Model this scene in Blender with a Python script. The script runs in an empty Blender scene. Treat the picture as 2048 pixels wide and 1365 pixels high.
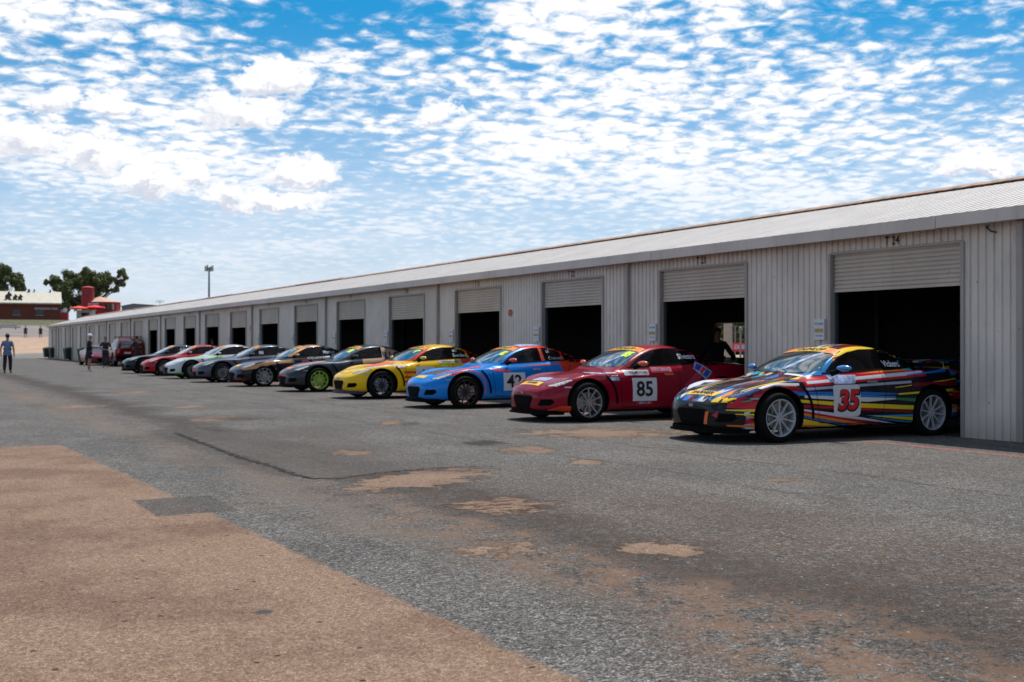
import bpy, bmesh, math, random
from mathutils import Vector, Matrix
from mathutils.bvhtree import BVHTree
random.seed(7)
R = math.radians
SC = bpy.context.scene
COL = SC.collection
# ------------------------------------------------------------------ camera model (pixels of the 2048x1365 photograph)
F = 2400.0; H = 1.27; HOR = 690.0
AL = math.atan(1239.0 / F); CA, SA = math.cos(AL), math.sin(AL)
def world(u, z):                       # photo column + depth along the view -> ground x, y
    xc = (u - 1024.0) / F * z
    return xc * CA + z * SA, -xc * SA + z * CA
def gp(u, v):                          # photo pixel on flat ground -> x, y, depth
    z = F * H / (v - HOR); x, y = world(u, z); return x, y, z
def elev(v, z): return H + (HOR - v) / F * z
# ------------------------------------------------------------------ object helpers
def link(o, parent=None):
    COL.objects.link(o)
    if parent: o.parent = parent
    return o
def tag(o, label=None, cat=None, group=None, kind=None):
    if label: o['label'] = label
    if cat: o['category'] = cat
    if group: o['group'] = group
    if kind: o['kind'] = kind
    return o
def empty(name, loc, rz=0, label=None, cat=None, group=None):
    o = bpy.data.objects.new(name, None); link(o); o.location = loc; o.rotation_euler = (0, 0, rz)
    o.empty_display_size = 0.2
    return tag(o, label, cat, group)
def mobj(name, me, mat, parent=None):
    o = bpy.data.objects.new(name, me); link(o, parent)
    if mat is not None:
        if len(me.materials) == 0: me.materials.append(mat)
        elif me.materials[0] is not mat:
            o.material_slots[0].link = 'OBJECT'; o.material_slots[0].material = mat
    return o
def copy_tree(o, parent=None):
    c = o.copy(); COL.objects.link(c); c.parent = parent
    for ch in o.children: copy_tree(ch, c)
    return c
class MB:
    def __init__(s): s.v = []; s.f = []; s.smooth = False
    def box(s, x0, x1, y0, y1, z0, z1):
        b = len(s.v)
        s.v += [(x0,y0,z0),(x1,y0,z0),(x1,y1,z0),(x0,y1,z0),(x0,y0,z1),(x1,y0,z1),(x1,y1,z1),(x0,y1,z1)]
        s.f += [tuple(b+i for i in q) for q in ((0,3,2,1),(4,5,6,7),(0,1,5,4),(1,2,6,5),(2,3,7,6),(3,0,4,7))]
        return s
    def bar(s, a, b, r0, r1=None, n=8):
        r1 = r0 if r1 is None else r1
        a, b = Vector(a), Vector(b); d = (b - a)
        if d.length < 1e-6: return s
        d.normalize(); u = d.orthogonal().normalized(); w = d.cross(u); k = len(s.v)
        for p, r in ((a, r0), (b, r1)):
            for i in range(n):
                t = 2*math.pi*i/n; s.v.append(tuple(p + (u*math.cos(t) + w*math.sin(t))*r))
        for i in range(n): j = (i+1) % n; s.f.append((k+i, k+j, k+n+j, k+n+i))
        s.f.append(tuple(k+i for i in reversed(range(n)))); s.f.append(tuple(k+n+i for i in range(n)))
        return s
    def tube(s, pts, rad, n=8):
        for i in range(len(pts)-1):
            r = rad if not isinstance(rad, (list, tuple)) else rad[i]
            r2 = rad if not isinstance(rad, (list, tuple)) else rad[i+1]
            s.bar(pts[i], pts[i+1], r, r2, n)
        return s
    def lathe(s, prof, n=32, axis='z', c=(0,0,0), closed=False):   # prof: (r, h)
        k = len(s.v); m = len(prof)
        for i in range(n):
            t = 2*math.pi*i/n; ct, st = math.cos(t), math.sin(t)
            for r, h in prof:
                p = (r*ct, r*st, h) if axis == 'z' else ((r*ct, h, r*st) if axis == 'y' else (h, r*ct, r*st))
                s.v.append((p[0]+c[0], p[1]+c[1], p[2]+c[2]))
        for i in range(n):
            j = (i+1) % n
            for q in range(m if closed else m-1):
                q2 = (q+1) % m
                s.f.append((k+i*m+q, k+j*m+q, k+j*m+q2, k+i*m+q2))
        return s
    def poly(s, pts): k = len(s.v); s.v += [tuple(p) for p in pts]; s.f.append(tuple(range(k, k+len(pts)))); return s
    def prism(s, pts, d):                 # closed outline pushed by vector d
        k = len(s.v); n = len(pts); d = Vector(d)
        s.v += [tuple(p) for p in pts] + [tuple(Vector(p)+d) for p in pts]
        s.f.append(tuple(k+i for i in range(n))); s.f.append(tuple(k+n+i for i in reversed(range(n))))
        for i in range(n): j = (i+1) % n; s.f.append((k+i, k+n+i, k+n+j, k+j))
        return s
    def mesh(s, name, smooth=False, bevel=0):
        me = bpy.data.meshes.new(name); me.from_pydata(s.v, [], s.f)
        bm = bmesh.new(); bm.from_mesh(me)
        bmesh.ops.recalc_face_normals(bm, faces=bm.faces)
        if bevel: bmesh.ops.bevel(bm, geom=[e for e in bm.edges if len(e.link_faces) == 2 and e.calc_face_angle(0) > .6], offset=bevel, segments=2, affect='EDGES', profile=.6)
        for f in bm.faces: f.smooth = smooth
        if smooth:
            for e in bm.edges:
                if len(e.link_faces) == 2 and e.calc_face_angle(0) > R(38): e.smooth = False
        bm.to_mesh(me); bm.free(); me.update(); return me
    def build(s, name, mat, parent=None, smooth=False, bevel=0): return mobj(name, s.mesh(name, smooth, bevel), mat, parent)
# ------------------------------------------------------------------ node helpers
class NB:
    def __init__(s, nt, flat=False): s.nt = nt; s.N = nt.nodes; s.L = nt.links; s.flat = flat
    def put(s, sock, val):
        if hasattr(val, 'is_output') or isinstance(val, bpy.types.NodeSocket): s.L.new(val, sock)
        elif isinstance(val, (tuple, list)):
            if len(sock.default_value) == 4 and len(val) == 3: val = (*val, 1)
            sock.default_value = val
        else:
            try: sock.default_value = val
            except TypeError: sock.default_value = (val, val, val)
    def m(s, op, a, b=0.0, c=None, clamp=False):
        n = s.N.new('ShaderNodeMath'); n.operation = op; n.use_clamp = clamp
        s.put(n.inputs[0], a); s.put(n.inputs[1], b)
        if c is not None: s.put(n.inputs[2], c)
        return n.outputs[0]
    def vm(s, op, a, b=(0,0,0), sc=None):
        n = s.N.new('ShaderNodeVectorMath'); n.operation = op; s.put(n.inputs[0], a); s.put(n.inputs[1], b)
        if sc is not None: s.put(n.inputs['Scale'], sc)
        return n.outputs['Value'] if op in ('LENGTH', 'DOT_PRODUCT', 'DISTANCE') else n.outputs[0]
    def sep(s, v): n = s.N.new('ShaderNodeSeparateXYZ'); s.put(n.inputs[0], v); return n.outputs
    def comb(s, x, y, z): n = s.N.new('ShaderNodeCombineXYZ'); s.put(n.inputs[0], x); s.put(n.inputs[1], y); s.put(n.inputs[2], z); return n.outputs[0]
    def noise(s, v, scale, detail=3, rough=.5, col=False, dist=0):
        n = s.N.new('ShaderNodeTexNoise'); n.noise_dimensions = '2D' if s.flat else '3D'; s.put(n.inputs['Vector'], v); n.inputs['Scale'].default_value = scale
        n.inputs['Detail'].default_value = detail; n.inputs['Roughness'].default_value = rough; n.inputs['Distortion'].default_value = dist
        return n.outputs['Color' if col else 'Fac']
    def vor(s, v, scale, feat='F1', out='Distance', rnd=1, smooth=None):
        n = s.N.new('ShaderNodeTexVoronoi'); n.voronoi_dimensions = '2D' if s.flat else '3D'; n.feature = feat; s.put(n.inputs['Vector'], v); n.inputs['Scale'].default_value = scale
        n.inputs['Randomness'].default_value = rnd
        if smooth is not None: n.inputs['Smoothness'].default_value = smooth
        return n.outputs[out]
    def ss(s, v, a, b):                  # smooth step a->0, b->1
        n = s.N.new('ShaderNodeMapRange'); n.interpolation_type = 'SMOOTHSTEP'
        s.put(n.inputs['Value'], v); inv = a > b
        n.inputs['From Min'].default_value = b if inv else a; n.inputs['From Max'].default_value = a if inv else b
        n.inputs['To Min'].default_value = 1 if inv else 0; n.inputs['To Max'].default_value = 0 if inv else 1
        return n.outputs[0]
    def lin(s, v, a, b, c=0, d=1):
        n = s.N.new('ShaderNodeMapRange'); s.put(n.inputs['Value'], v)
        n.inputs['From Min'].default_value = a; n.inputs['From Max'].default_value = b; n.inputs['To Min'].default_value = c; n.inputs['To Max'].default_value = d
        return n.outputs[0]
    def mix(s, f, a, b, mode='MIX'):
        n = s.N.new('ShaderNodeMix'); n.data_type = 'RGBA'; n.blend_type = mode
        s.put(n.inputs[0], f); s.put(n.inputs[6], a); s.put(n.inputs[7], b); return n.outputs[2]
    def ramp(s, f, stops, interp='LINEAR'):
        n = s.N.new('ShaderNodeValToRGB'); cr = n.color_ramp; cr.interpolation = interp
        while len(cr.elements) < len(stops): cr.elements.new(.5)
        for e, (p, c) in zip(cr.elements, stops): e.position = p; e.color = (*c, 1) if len(c) == 3 else c
        s.put(n.inputs[0], f); return n.outputs[0]
    def coord(s, kind='Object'): return s.N.new('ShaderNodeTexCoord').outputs[kind]
    def bump(s, h, strength=.3, dist=.01, nrm=None):
        n = s.N.new('ShaderNodeBump'); n.inputs['Strength'].default_value = strength; n.inputs['Distance'].default_value = dist
        s.put(n.inputs['Height'], h)
        if nrm is not None: s.put(n.inputs['Normal'], nrm)
        return n.outputs[0]
def newmat(name):
    m = bpy.data.materials.new(name); m.use_nodes = True; nb = NB(m.node_tree)
    return m, nb, m.node_tree.nodes['Principled BSDF']
MC = {}
def mat(name, col, rough=.6, metal=0.0, coat=0.0, var=.12, vs=6.0, bump=0.0, bs=40, dirt=None, spec=None):
    if name in MC: return MC[name]
    m, nb, p = newmat(name)
    c = nb.coord('Object')
    n = nb.noise(c, vs, 4, .6)
    lo = tuple(max(0, x*(1-var)) for x in col); hi = tuple(min(1, x*(1+var)) for x in col)
    cc = nb.mix(nb.ss(n, .3, .7), lo, hi)
    if dirt: cc = nb.mix(nb.m('MULTIPLY', nb.ss(nb.noise(c, vs*1.7, 6, .7), .5, .75), .7), cc, dirt)
    nb.put(p.inputs['Base Color'], cc)
    nb.put(p.inputs['Roughness'], nb.lin(nb.noise(c, vs*3, 3), .3, .7, max(0, rough-.07), min(1, rough+.07)))
    p.inputs['Metallic'].default_value = metal
    p.inputs['Coat Weight'].default_value = coat; p.inputs['Coat Roughness'].default_value = .04
    if spec is not None: p.inputs['Specular IOR Level'].default_value = spec
    if bump: nb.put(p.inputs['Normal'], nb.bump(nb.noise(c, bs, 3), bump, .01))
    MC[name] = m; return m
def srgb(r, g, b):
    f = lambda c: (c/255/12.92) if c/255 <= .04045 else ((c/255+.055)/1.055)**2.4
    return (f(r), f(g), f(b))
def text_poly(txt, size, bold=0.0, shear=0.0):
    cu = bpy.data.curves.new('txt', 'FONT'); cu.body = txt; cu.size = size; cu.align_x = 'CENTER'; cu.align_y = 'CENTER'
    cu.offset = bold; cu.shear = shear; cu.resolution_u = 3
    o = bpy.data.objects.new('txt', cu); COL.objects.link(o)
    dg = bpy.context.evaluated_depsgraph_get(); dg.update()
    me = bpy.data.meshes.new_from_object(o.evaluated_get(dg)); bpy.data.objects.remove(o); bpy.data.curves.remove(cu)
    return me
# ------------------------------------------------------------------ cars
RX = [  # x, zb, w, ws, zs, wg, zg, wr, ze, zc
 (-.785,.25,.33,.32,.44,.27,.468,.18,.49,.50),(-.73,.19,.53,.505,.485,.44,.515,.29,.54,.556),(-.615,.155,.70,.655,.565,.54,.59,.36,.615,.632),
 (-.40,.15,.81,.765,.665,.62,.655,.42,.68,.695),(-.18,.15,.868,.802,.76,.65,.705,.45,.728,.742),(.10,.15,.888,.815,.80,.67,.74,.47,.768,.785),
 (.38,.15,.882,.81,.80,.68,.775,.50,.805,.825),(.58,.15,.87,.80,.795,.70,.80,.62,.835,.86),(.78,.15,.862,.80,.81,.725,.835,.655,.925,.955),
 (1.05,.15,.858,.80,.835,.735,.865,.605,1.075,1.112),(1.35,.15,.858,.80,.855,.738,.88,.55,1.195,1.235),(1.60,.15,.862,.80,.872,.738,.895,.525,1.235,1.283),
 (1.85,.16,.868,.808,.885,.738,.905,.515,1.235,1.287),(2.16,.165,.880,.82,.902,.732,.92,.505,1.19,1.245),(2.42,.17,.888,.828,.915,.72,.93,.50,1.105,1.16),
 (2.66,.18,.892,.828,.922,.70,.935,.50,1.01,1.06),(2.86,.18,.89,.82,.925,.68,.937,.50,.958,.988),(3.05,.19,.878,.805,.925,.66,.935,.50,.945,.962),
 (3.28,.21,.845,.78,.915,.63,.93,.47,.945,.958),(3.44,.24,.79,.73,.89,.58,.91,.43,.93,.94),(3.53,.29,.69,.63,.82,.49,.845,.38,.87,.88)]
SUVT = [
 (-.90,.35,.62,.60,.80,.52,.86,.35,.89,.90),(-.84,.30,.82,.78,.86,.66,.93,.42,.96,.97),(-.5,.28,.92,.88,.95,.74,1.0,.5,1.02,1.03),
 (0,.28,.95,.91,1.0,.78,1.04,.55,1.06,1.08),(.45,.28,.95,.91,1.03,.80,1.07,.62,1.10,1.12),(.7,.28,.95,.91,1.05,.82,1.10,.72,1.22,1.25),
 (1.1,.28,.95,.91,1.07,.83,1.12,.70,1.55,1.58),(1.5,.28,.95,.91,1.08,.83,1.13,.68,1.70,1.75),(2.2,.28,.95,.91,1.09,.83,1.14,.68,1.74,1.79),
 (3.0,.28,.95,.91,1.10,.83,1.15,.68,1.71,1.76),(3.45,.30,.94,.90,1.10,.82,1.15,.67,1.64,1.69),(3.65,.33,.92,.88,1.09,.80,1.14,.66,1.45,1.50),(3.74,.38,.86,.83,1.05,.74,1.10,.60,1.2,1.22)]
def body_mesh(name, T, wheels, ra, level=3):
    v = []; f = []
    for (x,zb,w,ws,zs,wg,zg,wr,ze,zc) in T:
        half = [(w-.10,zb),(w-.02,zb+.05),(w,zb+(zs-zb)*.33),(w,zb+(zs-zb)*.66),(ws+.025,zs-.07),(ws-.03,zs),(wg,zg),(wr,ze),(wr*.5,ze*.25+zc*.75)]
        ring = [(0,zb)]+half+[(0,zc)]+[(-a,b) for a,b in reversed(half)]
        v += [(x,a,b) for a,b in ring]
    n = 20
    for s in range(len(T)-1):
        for i in range(n):
            j = (i+1) % n; f.append((s*n+i, s*n+j, (s+1)*n+j, (s+1)*n+i))
    for base, rev in ((0, False), ((len(T)-1)*n, True)):      # caps as strips of quads
        for i in range(10):
            a, b, c, d = base+i, base+i+1, base+(n-i-1) % n, base+(n-i) % n
            q = (a, b, c, d) if i not in (0, 9) else ((a, b, c) if i == 0 else (a, b, d))
            f.append(q if not rev else tuple(reversed(q)))
    me = bpy.data.meshes.new(name); me.from_pydata(v, [], f)
    bm = bmesh.new(); bm.from_mesh(me); bmesh.ops.recalc_face_normals(bm, faces=bm.faces)
    cl = bm.edges.layers.float.get('crease_edge') or bm.edges.layers.float.new('crease_edge')
    bm.verts.ensure_lookup_table()
    for e in bm.edges:
        a, b = e.verts[0].index, e.verts[1].index
        if a % n == b % n and a % n in (8, 12) and min(a, b)//n >= 7: e[cl] = .35
        if a % n == b % n and a % n in (6, 14): e[cl] = .25
        if a % n == b % n and a % n in (1, 19): e[cl] = .4
    bm.to_mesh(me); bm.free()
    o = bpy.data.objects.new(name, me); COL.objects.link(o)
    md = o.modifiers.new('s', 'SUBSURF'); md.levels = level; md.render_levels = level
    dg = bpy.context.evaluated_depsgraph_get(); dg.update()
    smooth_me = bpy.data.meshes.new_from_object(o.evaluated_get(dg))
    o.modifiers.clear(); o.data = smooth_me
    bm = bmesh.new(); bm.from_mesh(smooth_me); tree = BVHTree.FromBMesh(bm); bm.free()
    cut = MB()
    for wx in wheels:
        for sgn in (-1, 1): cut.bar((wx, sgn*.62, ra*.90), (wx, sgn*1.2, ra*.90), ra, ra, 56)
    cme = cut.mesh('cut'); co = bpy.data.objects.new('cut', cme); COL.objects.link(co)
    m2 = o.modifiers.new('b', 'BOOLEAN'); m2.operation = 'DIFFERENCE'; m2.solver = 'EXACT'; m2.object = co
    dg.update(); dg = bpy.context.evaluated_depsgraph_get()
    res = bpy.data.meshes.new_from_object(o.evaluated_get(dg)); o.modifiers.clear(); bpy.data.objects.remove(o); bpy.data.objects.remove(co)
    bm = bmesh.new(); bm.from_mesh(res); bm.normal_update()
    for fc in bm.faces:
        fc.smooth = True; fc.material_index = 0
        c = fc.calc_center_median()
        for wx in wheels:
            d = math.hypot(c.x-wx, c.z-ra*.90)
            if abs(c.y) > .60 and d < ra-.0005 and (abs(abs(c.y)-.62) < .004 or d > ra-.006): fc.material_index = 1
        if c.z < .20 and fc.normal.z < -.7: fc.material_index = 1
    for e in bm.edges:
        if len(e.link_faces) == 2 and (e.link_faces[0].material_index != e.link_faces[1].material_index or e.calc_face_angle(0) > R(40)): e.smooth = False
    bm.to_mesh(res); bm.free(); res.name = name
    return res, tree
RXT_REF = [None]
FR = {'side': (Vector((1,0,0)), Vector((0,0,1)), Vector((0,1,0))), 'far': (Vector((-1,0,0)), Vector((0,0,1)), Vector((0,-1,0))),
      'top': (Vector((0,-1,0)), Vector((1,0,0)), Vector((0,0,-1))), 'front': (Vector((0,-1,0)), Vector((0,0,1)), Vector((1,0,0))),
      'back': (Vector((0,1,0)), Vector((0,0,1)), Vector((-1,0,0)))}
def decal_mesh(tree, frame, src, off=.003, step=.05):
    """src: list of (u,v) outline or a flat mesh (u=x, v=y); draped on the body surface"""
    U, V, D = FR[frame]; bm = bmesh.new()
    if isinstance(src, bpy.types.Mesh): bm.from_mesh(src)
    else:
        for poly in (src if isinstance(src[0][0], (tuple, list)) else [src]):
            try: bm.faces.new([bm.verts.new((p[0], p[1], 0)) for p in poly])
            except ValueError: pass
    if tree is RXT_REF[0]:                 # nose coordinates are drawn on the longer pattern
        for q in bm.verts:
            if frame == 'top' and q.co.y < 0: q.co.y *= .86
            elif frame == 'side' and q.co.x < 0: q.co.x *= .86
            elif frame == 'far' and q.co.x > 0: q.co.x *= .86
    us = [q.co.x for q in bm.verts]; vs = [q.co.y for q in bm.verts]
    for ax, lo, hi in ((0, min(us), max(us)), (1, min(vs), max(vs))):
        k = math.ceil(lo/step)
        while k*step < hi:
            co = Vector((0,0,0)); co[ax] = k*step; no = Vector((0,0,0)); no[ax] = 1
            bmesh.ops.bisect_plane(bm, geom=bm.verts[:]+bm.edges[:]+bm.faces[:], plane_co=co, plane_no=no, dist=1e-5); k += 1
    for q in bm.verts:
        o = U*q.co.x + V*q.co.y - D*4
        hit, nrm, _, _ = tree.ray_cast(o, D)
        if hit is None:
            hit, nrm, _, _ = tree.find_nearest(U*q.co.x + V*q.co.y - D*.9)
        if nrm.dot(D) > 0: nrm = -nrm
        q.co = hit + nrm*off
    bmesh.ops.recalc_face_normals(bm, faces=bm.faces)
    for fc in bm.faces:
        fc.smooth = True
        if fc.normal.dot(D) > 0: fc.normal_flip()
    me = bpy.data.meshes.new('decal'); bm.to_mesh(me); bm.free(); return me
def strip(pts, w):
    out = []
    for i in range(len(pts)):
        a = Vector(pts[max(0, i-1)]); b = Vector(pts[min(len(pts)-1, i+1)]); d = (b-a).normalized(); nn = Vector((-d.y, d.x))
        out.append((Vector(pts[i])+nn*w/2, Vector(pts[i])-nn*w/2))
    return [[tuple(out[i][0]), tuple(out[i][1]), tuple(out[i+1][1]), tuple(out[i+1][0])] for i in range(len(pts)-1)]
def rect(cx, cy, w, h): return [(cx-w/2, cy-h/2), (cx+w/2, cy-h/2), (cx+w/2, cy+h/2), (cx-w/2, cy+h/2)]
def rrect(cx, cy, w, h, r):
    o = []
    for sx, sy, a0 in ((1,1,0),(-1,1,90),(-1,-1,180),(1,-1,270)):
        for k in range(4):
            a = R(a0+k*30); o.append((cx+sx*(w/2-r)+r*math.cos(a), cy+sy*(h/2-r)+r*math.sin(a)))
    return o
def shift(me, dx, dy):
    for q in me.vertices: q.co.x += dx; q.co.y += dy
    return me
# paints -----------------------------------------------------------
def stripe(c, x0, h0, l0, x1, h1, l1):
    g = lambda a, b: ((b-a)/(x1-x0), a-(b-a)/(x1-x0)*x0)
    (kh, dh), (kl, dl) = g(h0, h1), g(l0, l1)
    return (c, [(1,0,0,-x0), (-1,0,0,x1), (kh,0,-1,dh), (-kl,0,1,-dl), (0,1,0,-.60), (0,0,-1,.96)])
cK, cR, cM, cW, cY, cB, cC, cO, cG, cL = (.010,.009,.012), (.48,.010,.022), (.20,.008,.02), (.60,.60,.66), (.80,.54,.02), (.02,.13,.48), (.02,.33,.60), (.72,.20,.03), (.02,.20,.07), (.36,.38,.48)
STRIPES = [(cK, [(-1,0,0,-.50),(0,0,-1,.525)]),
 stripe(cK,.30,.78,.18,2.45,.84,.16), stripe(cK,2.3,.90,.55,3.1,.97,.60),
 stripe(cR,.45,.835,.715,2.60,.925,.835), stripe(cW,.50,.785,.750,2.55,.912,.862), stripe(cL,.35,.700,.665,2.30,.775,.742),
 stripe(cB,-.10,.665,.660,.40,.655,.610), stripe(cB,.40,.655,.610,1.5,.635,.575), stripe(cB,1.5,.635,.575,2.15,.600,.600), stripe(cC,.30,.622,.612,2.0,.565,.555),
 stripe(cW,.40,.608,.575,1.5,.562,.500), stripe(cW,1.5,.562,.500,2.2,.535,.535), stripe(cG,2.0,.545,.520,2.5,.53,.47),
 stripe(cY,.30,.555,.520,1.2,.495,.435), stripe(cY,1.2,.495,.435,2.45,.425,.370), stripe(cM,.38,.49,.445,2.45,.355,.32), stripe(cR,.38,.475,.46,1.6,.41,.385),
 stripe(cW,.38,.43,.405,1.0,.355,.31), stripe(cW,1.0,.355,.31,2.1,.185,.175), stripe(cR,.38,.400,.380,1.9,.175,.150), stripe(cO,.38,.38,.345,1.75,.165,.12),
 stripe(cB,.38,.340,.315,1.3,.185,.16), stripe(cY,.38,.300,.225,1.15,.165,.13), stripe(cO,.38,.225,.20,.8,.19,.16),
 stripe(cC,1.5,.315,.310,2.42,.31,.275), stripe(cY,1.6,.31,.305,2.42,.265,.215), stripe(cC,1.55,.29,.285,2.35,.21,.185),
 stripe(cY,2.05,.605,.585,3.1,.655,.615), stripe(cY,2.0,.69,.68,3.2,.80,.785), stripe(cM,2.3,.74,.70,3.2,.77,.70), stripe(cB,2.25,.855,.845,3.05,.935,.895), stripe(cR,2.6,.60,.585,3.4,.60,.57),
 stripe(cR,-.80,.50,.47,-.30,.56,.44), stripe(cY,-.74,.435,.428,-.30,.445,.405), stripe(cY,-.62,.385,.375,-.30,.385,.36), stripe(cO,-.60,.355,.34,-.30,.345,.32), stripe(cK,-.75,.34,.25,-.48,.36,.25), stripe(cO,-.74,.24,.225,-.30,.235,.20),
 stripe(cW,-.46,.675,.64,-.05,.775,.745), stripe(cW,-.05,.775,.745,.36,.765,.735), stripe(cM,-.50,.64,.60,.0,.735,.68), stripe(cM,.0,.735,.68,.42,.72,.66)]
def paint(name, base, zones=(), metal=.0, rough=.32, shards=False):
    """zones: (colour, [(a,b,c,d), ...]) with a*x+b*|y|+c*z+d > 0 for every plane"""
    m, nb, p = newmat(name); co = nb.coord('Object'); s = nb.sep(co); ay = nb.m('ABSOLUTE', s[1])
    if shards:
        K=(.012,.011,.014)
        pal = [(0,K),(.40,(.42,.012,.02)),(.45,(.05,.008,.012)),(.48,(.60,.60,.64)),(.55,(.82,.55,.02)),(.63,(.03,.16,.50)),(.68,(.02,.38,.62)),(.72,K),(.86,(.72,.22,.03)),(.93,(.45,.02,.03)),(.98,(.02,.22,.10))]
        # long tapering shards of colour that fan apart towards the tail
        zz = nb.m('ADD', s[2], nb.m('MULTIPLY', nb.m('SUBTRACT', s[0], 1.3), nb.m('MULTIPLY', nb.m('SUBTRACT', s[2], .62), -.12)))
        zz = nb.m('ADD', zz, nb.m('MULTIPLY', nb.m('SINE', nb.m('MULTIPLY', s[0], 1.5)), .05))
        nose = nb.m('POWER', nb.m('MAXIMUM', nb.m('SUBTRACT', .20, s[0]), 0.0), 1.3); zz = nb.m('ADD', zz, nb.m('MULTIPLY', nose, .26))
        vec = nb.comb(nb.m('MULTIPLY', s[0], .50), nb.m('MULTIPLY', s[1], 9.0), nb.m('MULTIPLY', zz, 14.0))
        vec2 = nb.comb(nb.m('MULTIPLY', s[0], .85), nb.m('MULTIPLY', s[1], 16.0), nb.m('MULTIPLY', zz, 26.0))
        c1 = nb.sep(nb.vor(vec, 1.0, out='Color'))[0]; c2 = nb.sep(nb.vor(nb.vm('ADD', vec2, (3.1,.7,9.3)), 1.0, out='Color'))
        col = nb.mix(nb.m('GREATER_THAN', c2[1], .62), nb.ramp(c1, pal, 'CONSTANT'), nb.ramp(c2[0], pal, 'CONSTANT'))
    else:
        n = nb.noise(co, 2.2, 4, .6)
        col = nb.mix(nb.ss(n, .35, .7), tuple(x*.93 for x in base), tuple(min(1, x*1.05) for x in base))
    for zc, planes in (list(STRIPES)+list(zones) if shards else zones):
        mk = None
        for (a, b, c, d) in planes:
            e = nb.m('ADD', nb.m('ADD', nb.m('MULTIPLY', s[0], a), nb.m('MULTIPLY', ay, b)), nb.m('ADD', nb.m('MULTIPLY', s[2], c), d))
            g = nb.m('GREATER_THAN', e, 0.0); mk = g if mk is None else nb.m('MULTIPLY', mk, g)
        col = nb.mix(mk, col, zc)
    dust = nb.m('MULTIPLY', nb.ss(s[2], .42, .14), nb.lin(nb.noise(co, 9, 5, .7), .3, .7, .15, .75))
    col = nb.mix(nb.m('MULTIPLY', dust, .22), col, (.16, .115, .08))
    nb.put(p.inputs['Base Color'], col); p.inputs['Metallic'].default_value = metal
    nb.put(p.inputs['Roughness'], nb.lin(dust, 0, 1, rough, .8))
    nb.put(p.inputs['Coat Weight'], nb.lin(dust, 0, 1, .62, .03)); p.inputs['Coat Roughness'].default_value = .035; p.inputs['Coat IOR'].default_value = 1.36; p.inputs['Specular IOR Level'].default_value = .08
    return m
def windscreen_mat():
    m, nb, p = newmat('windscreen glass'); co = nb.coord('Object'); n = nb.noise(co, 3, 3)
    nb.put(p.inputs['Base Color'], nb.mix(nb.ss(n, .35, .65), (.012, .022, .026), (.03, .05, .055)))
    p.inputs['Roughness'].default_value = .03; p.inputs['IOR'].default_value = 1.9; p.inputs['Coat Weight'].default_value = .6
    p.inputs['Coat Roughness'].default_value = .02
    return m
M_BLACK = mat('black trim', (.004,.004,.0045), .8, spec=.06); M_GLASS = mat('dark side glass', (.004,.004,.005), .06, var=.02, spec=.16)
M_WS = windscreen_mat()
M_TYRE = mat('tyre rubber', (.006,.006,.006), .9, spec=.15, bump=.3, bs=60); M_CHROME = mat('brake steel', (.30,.29,.28), .4, metal=.9)
M_WHITE = mat('white vinyl', (.62,.62,.65), .4, var=.04); M_INK = mat('black vinyl', (.01,.01,.01), .4); M_YEL = mat('yellow vinyl', (.85,.48,.02), .4, var=.1, vs=9)
M_ORANGE = mat('orange vinyl', (.80,.22,.02), .4); M_RED = mat('red vinyl', (.55,.012,.02), .4); M_NEON = mat('neon yellow paint marker', (.62,.85,.03), .5)
M_LAMP = mat('headlamp lens', (.45,.42,.38), .08, coat=1, vs=25, var=.5); M_LAMPD = mat('dark blue tinted lamp', (.02,.035,.16), .1, coat=1, vs=25, var=.5)
M_AMBER = mat('amber lens', (.75,.12,.02), .15, coat=1); M_GREYV = mat('grey lettering', (.30,.30,.32), .5); M_BLUEV = mat('deep blue vinyl', (.02,.05,.30), .4)
M_MAR = mat('maroon vinyl', (.35,.015,.05), .4); M_PALE = mat('pale blue vinyl', (.35,.42,.62), .4, vs=12, var=.5)
M_TAIL = mat('tail lamp lens', (.35,.01,.01), .1, coat=1)
MESHC = {}
def cached(key, fn):
    if key not in MESHC: MESHC[key] = fn()
    return MESHC[key]
RXM, RXT = body_mesh('body', RX, (0, 2.70), .382)
RXT_REF[0] = RXT
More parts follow.
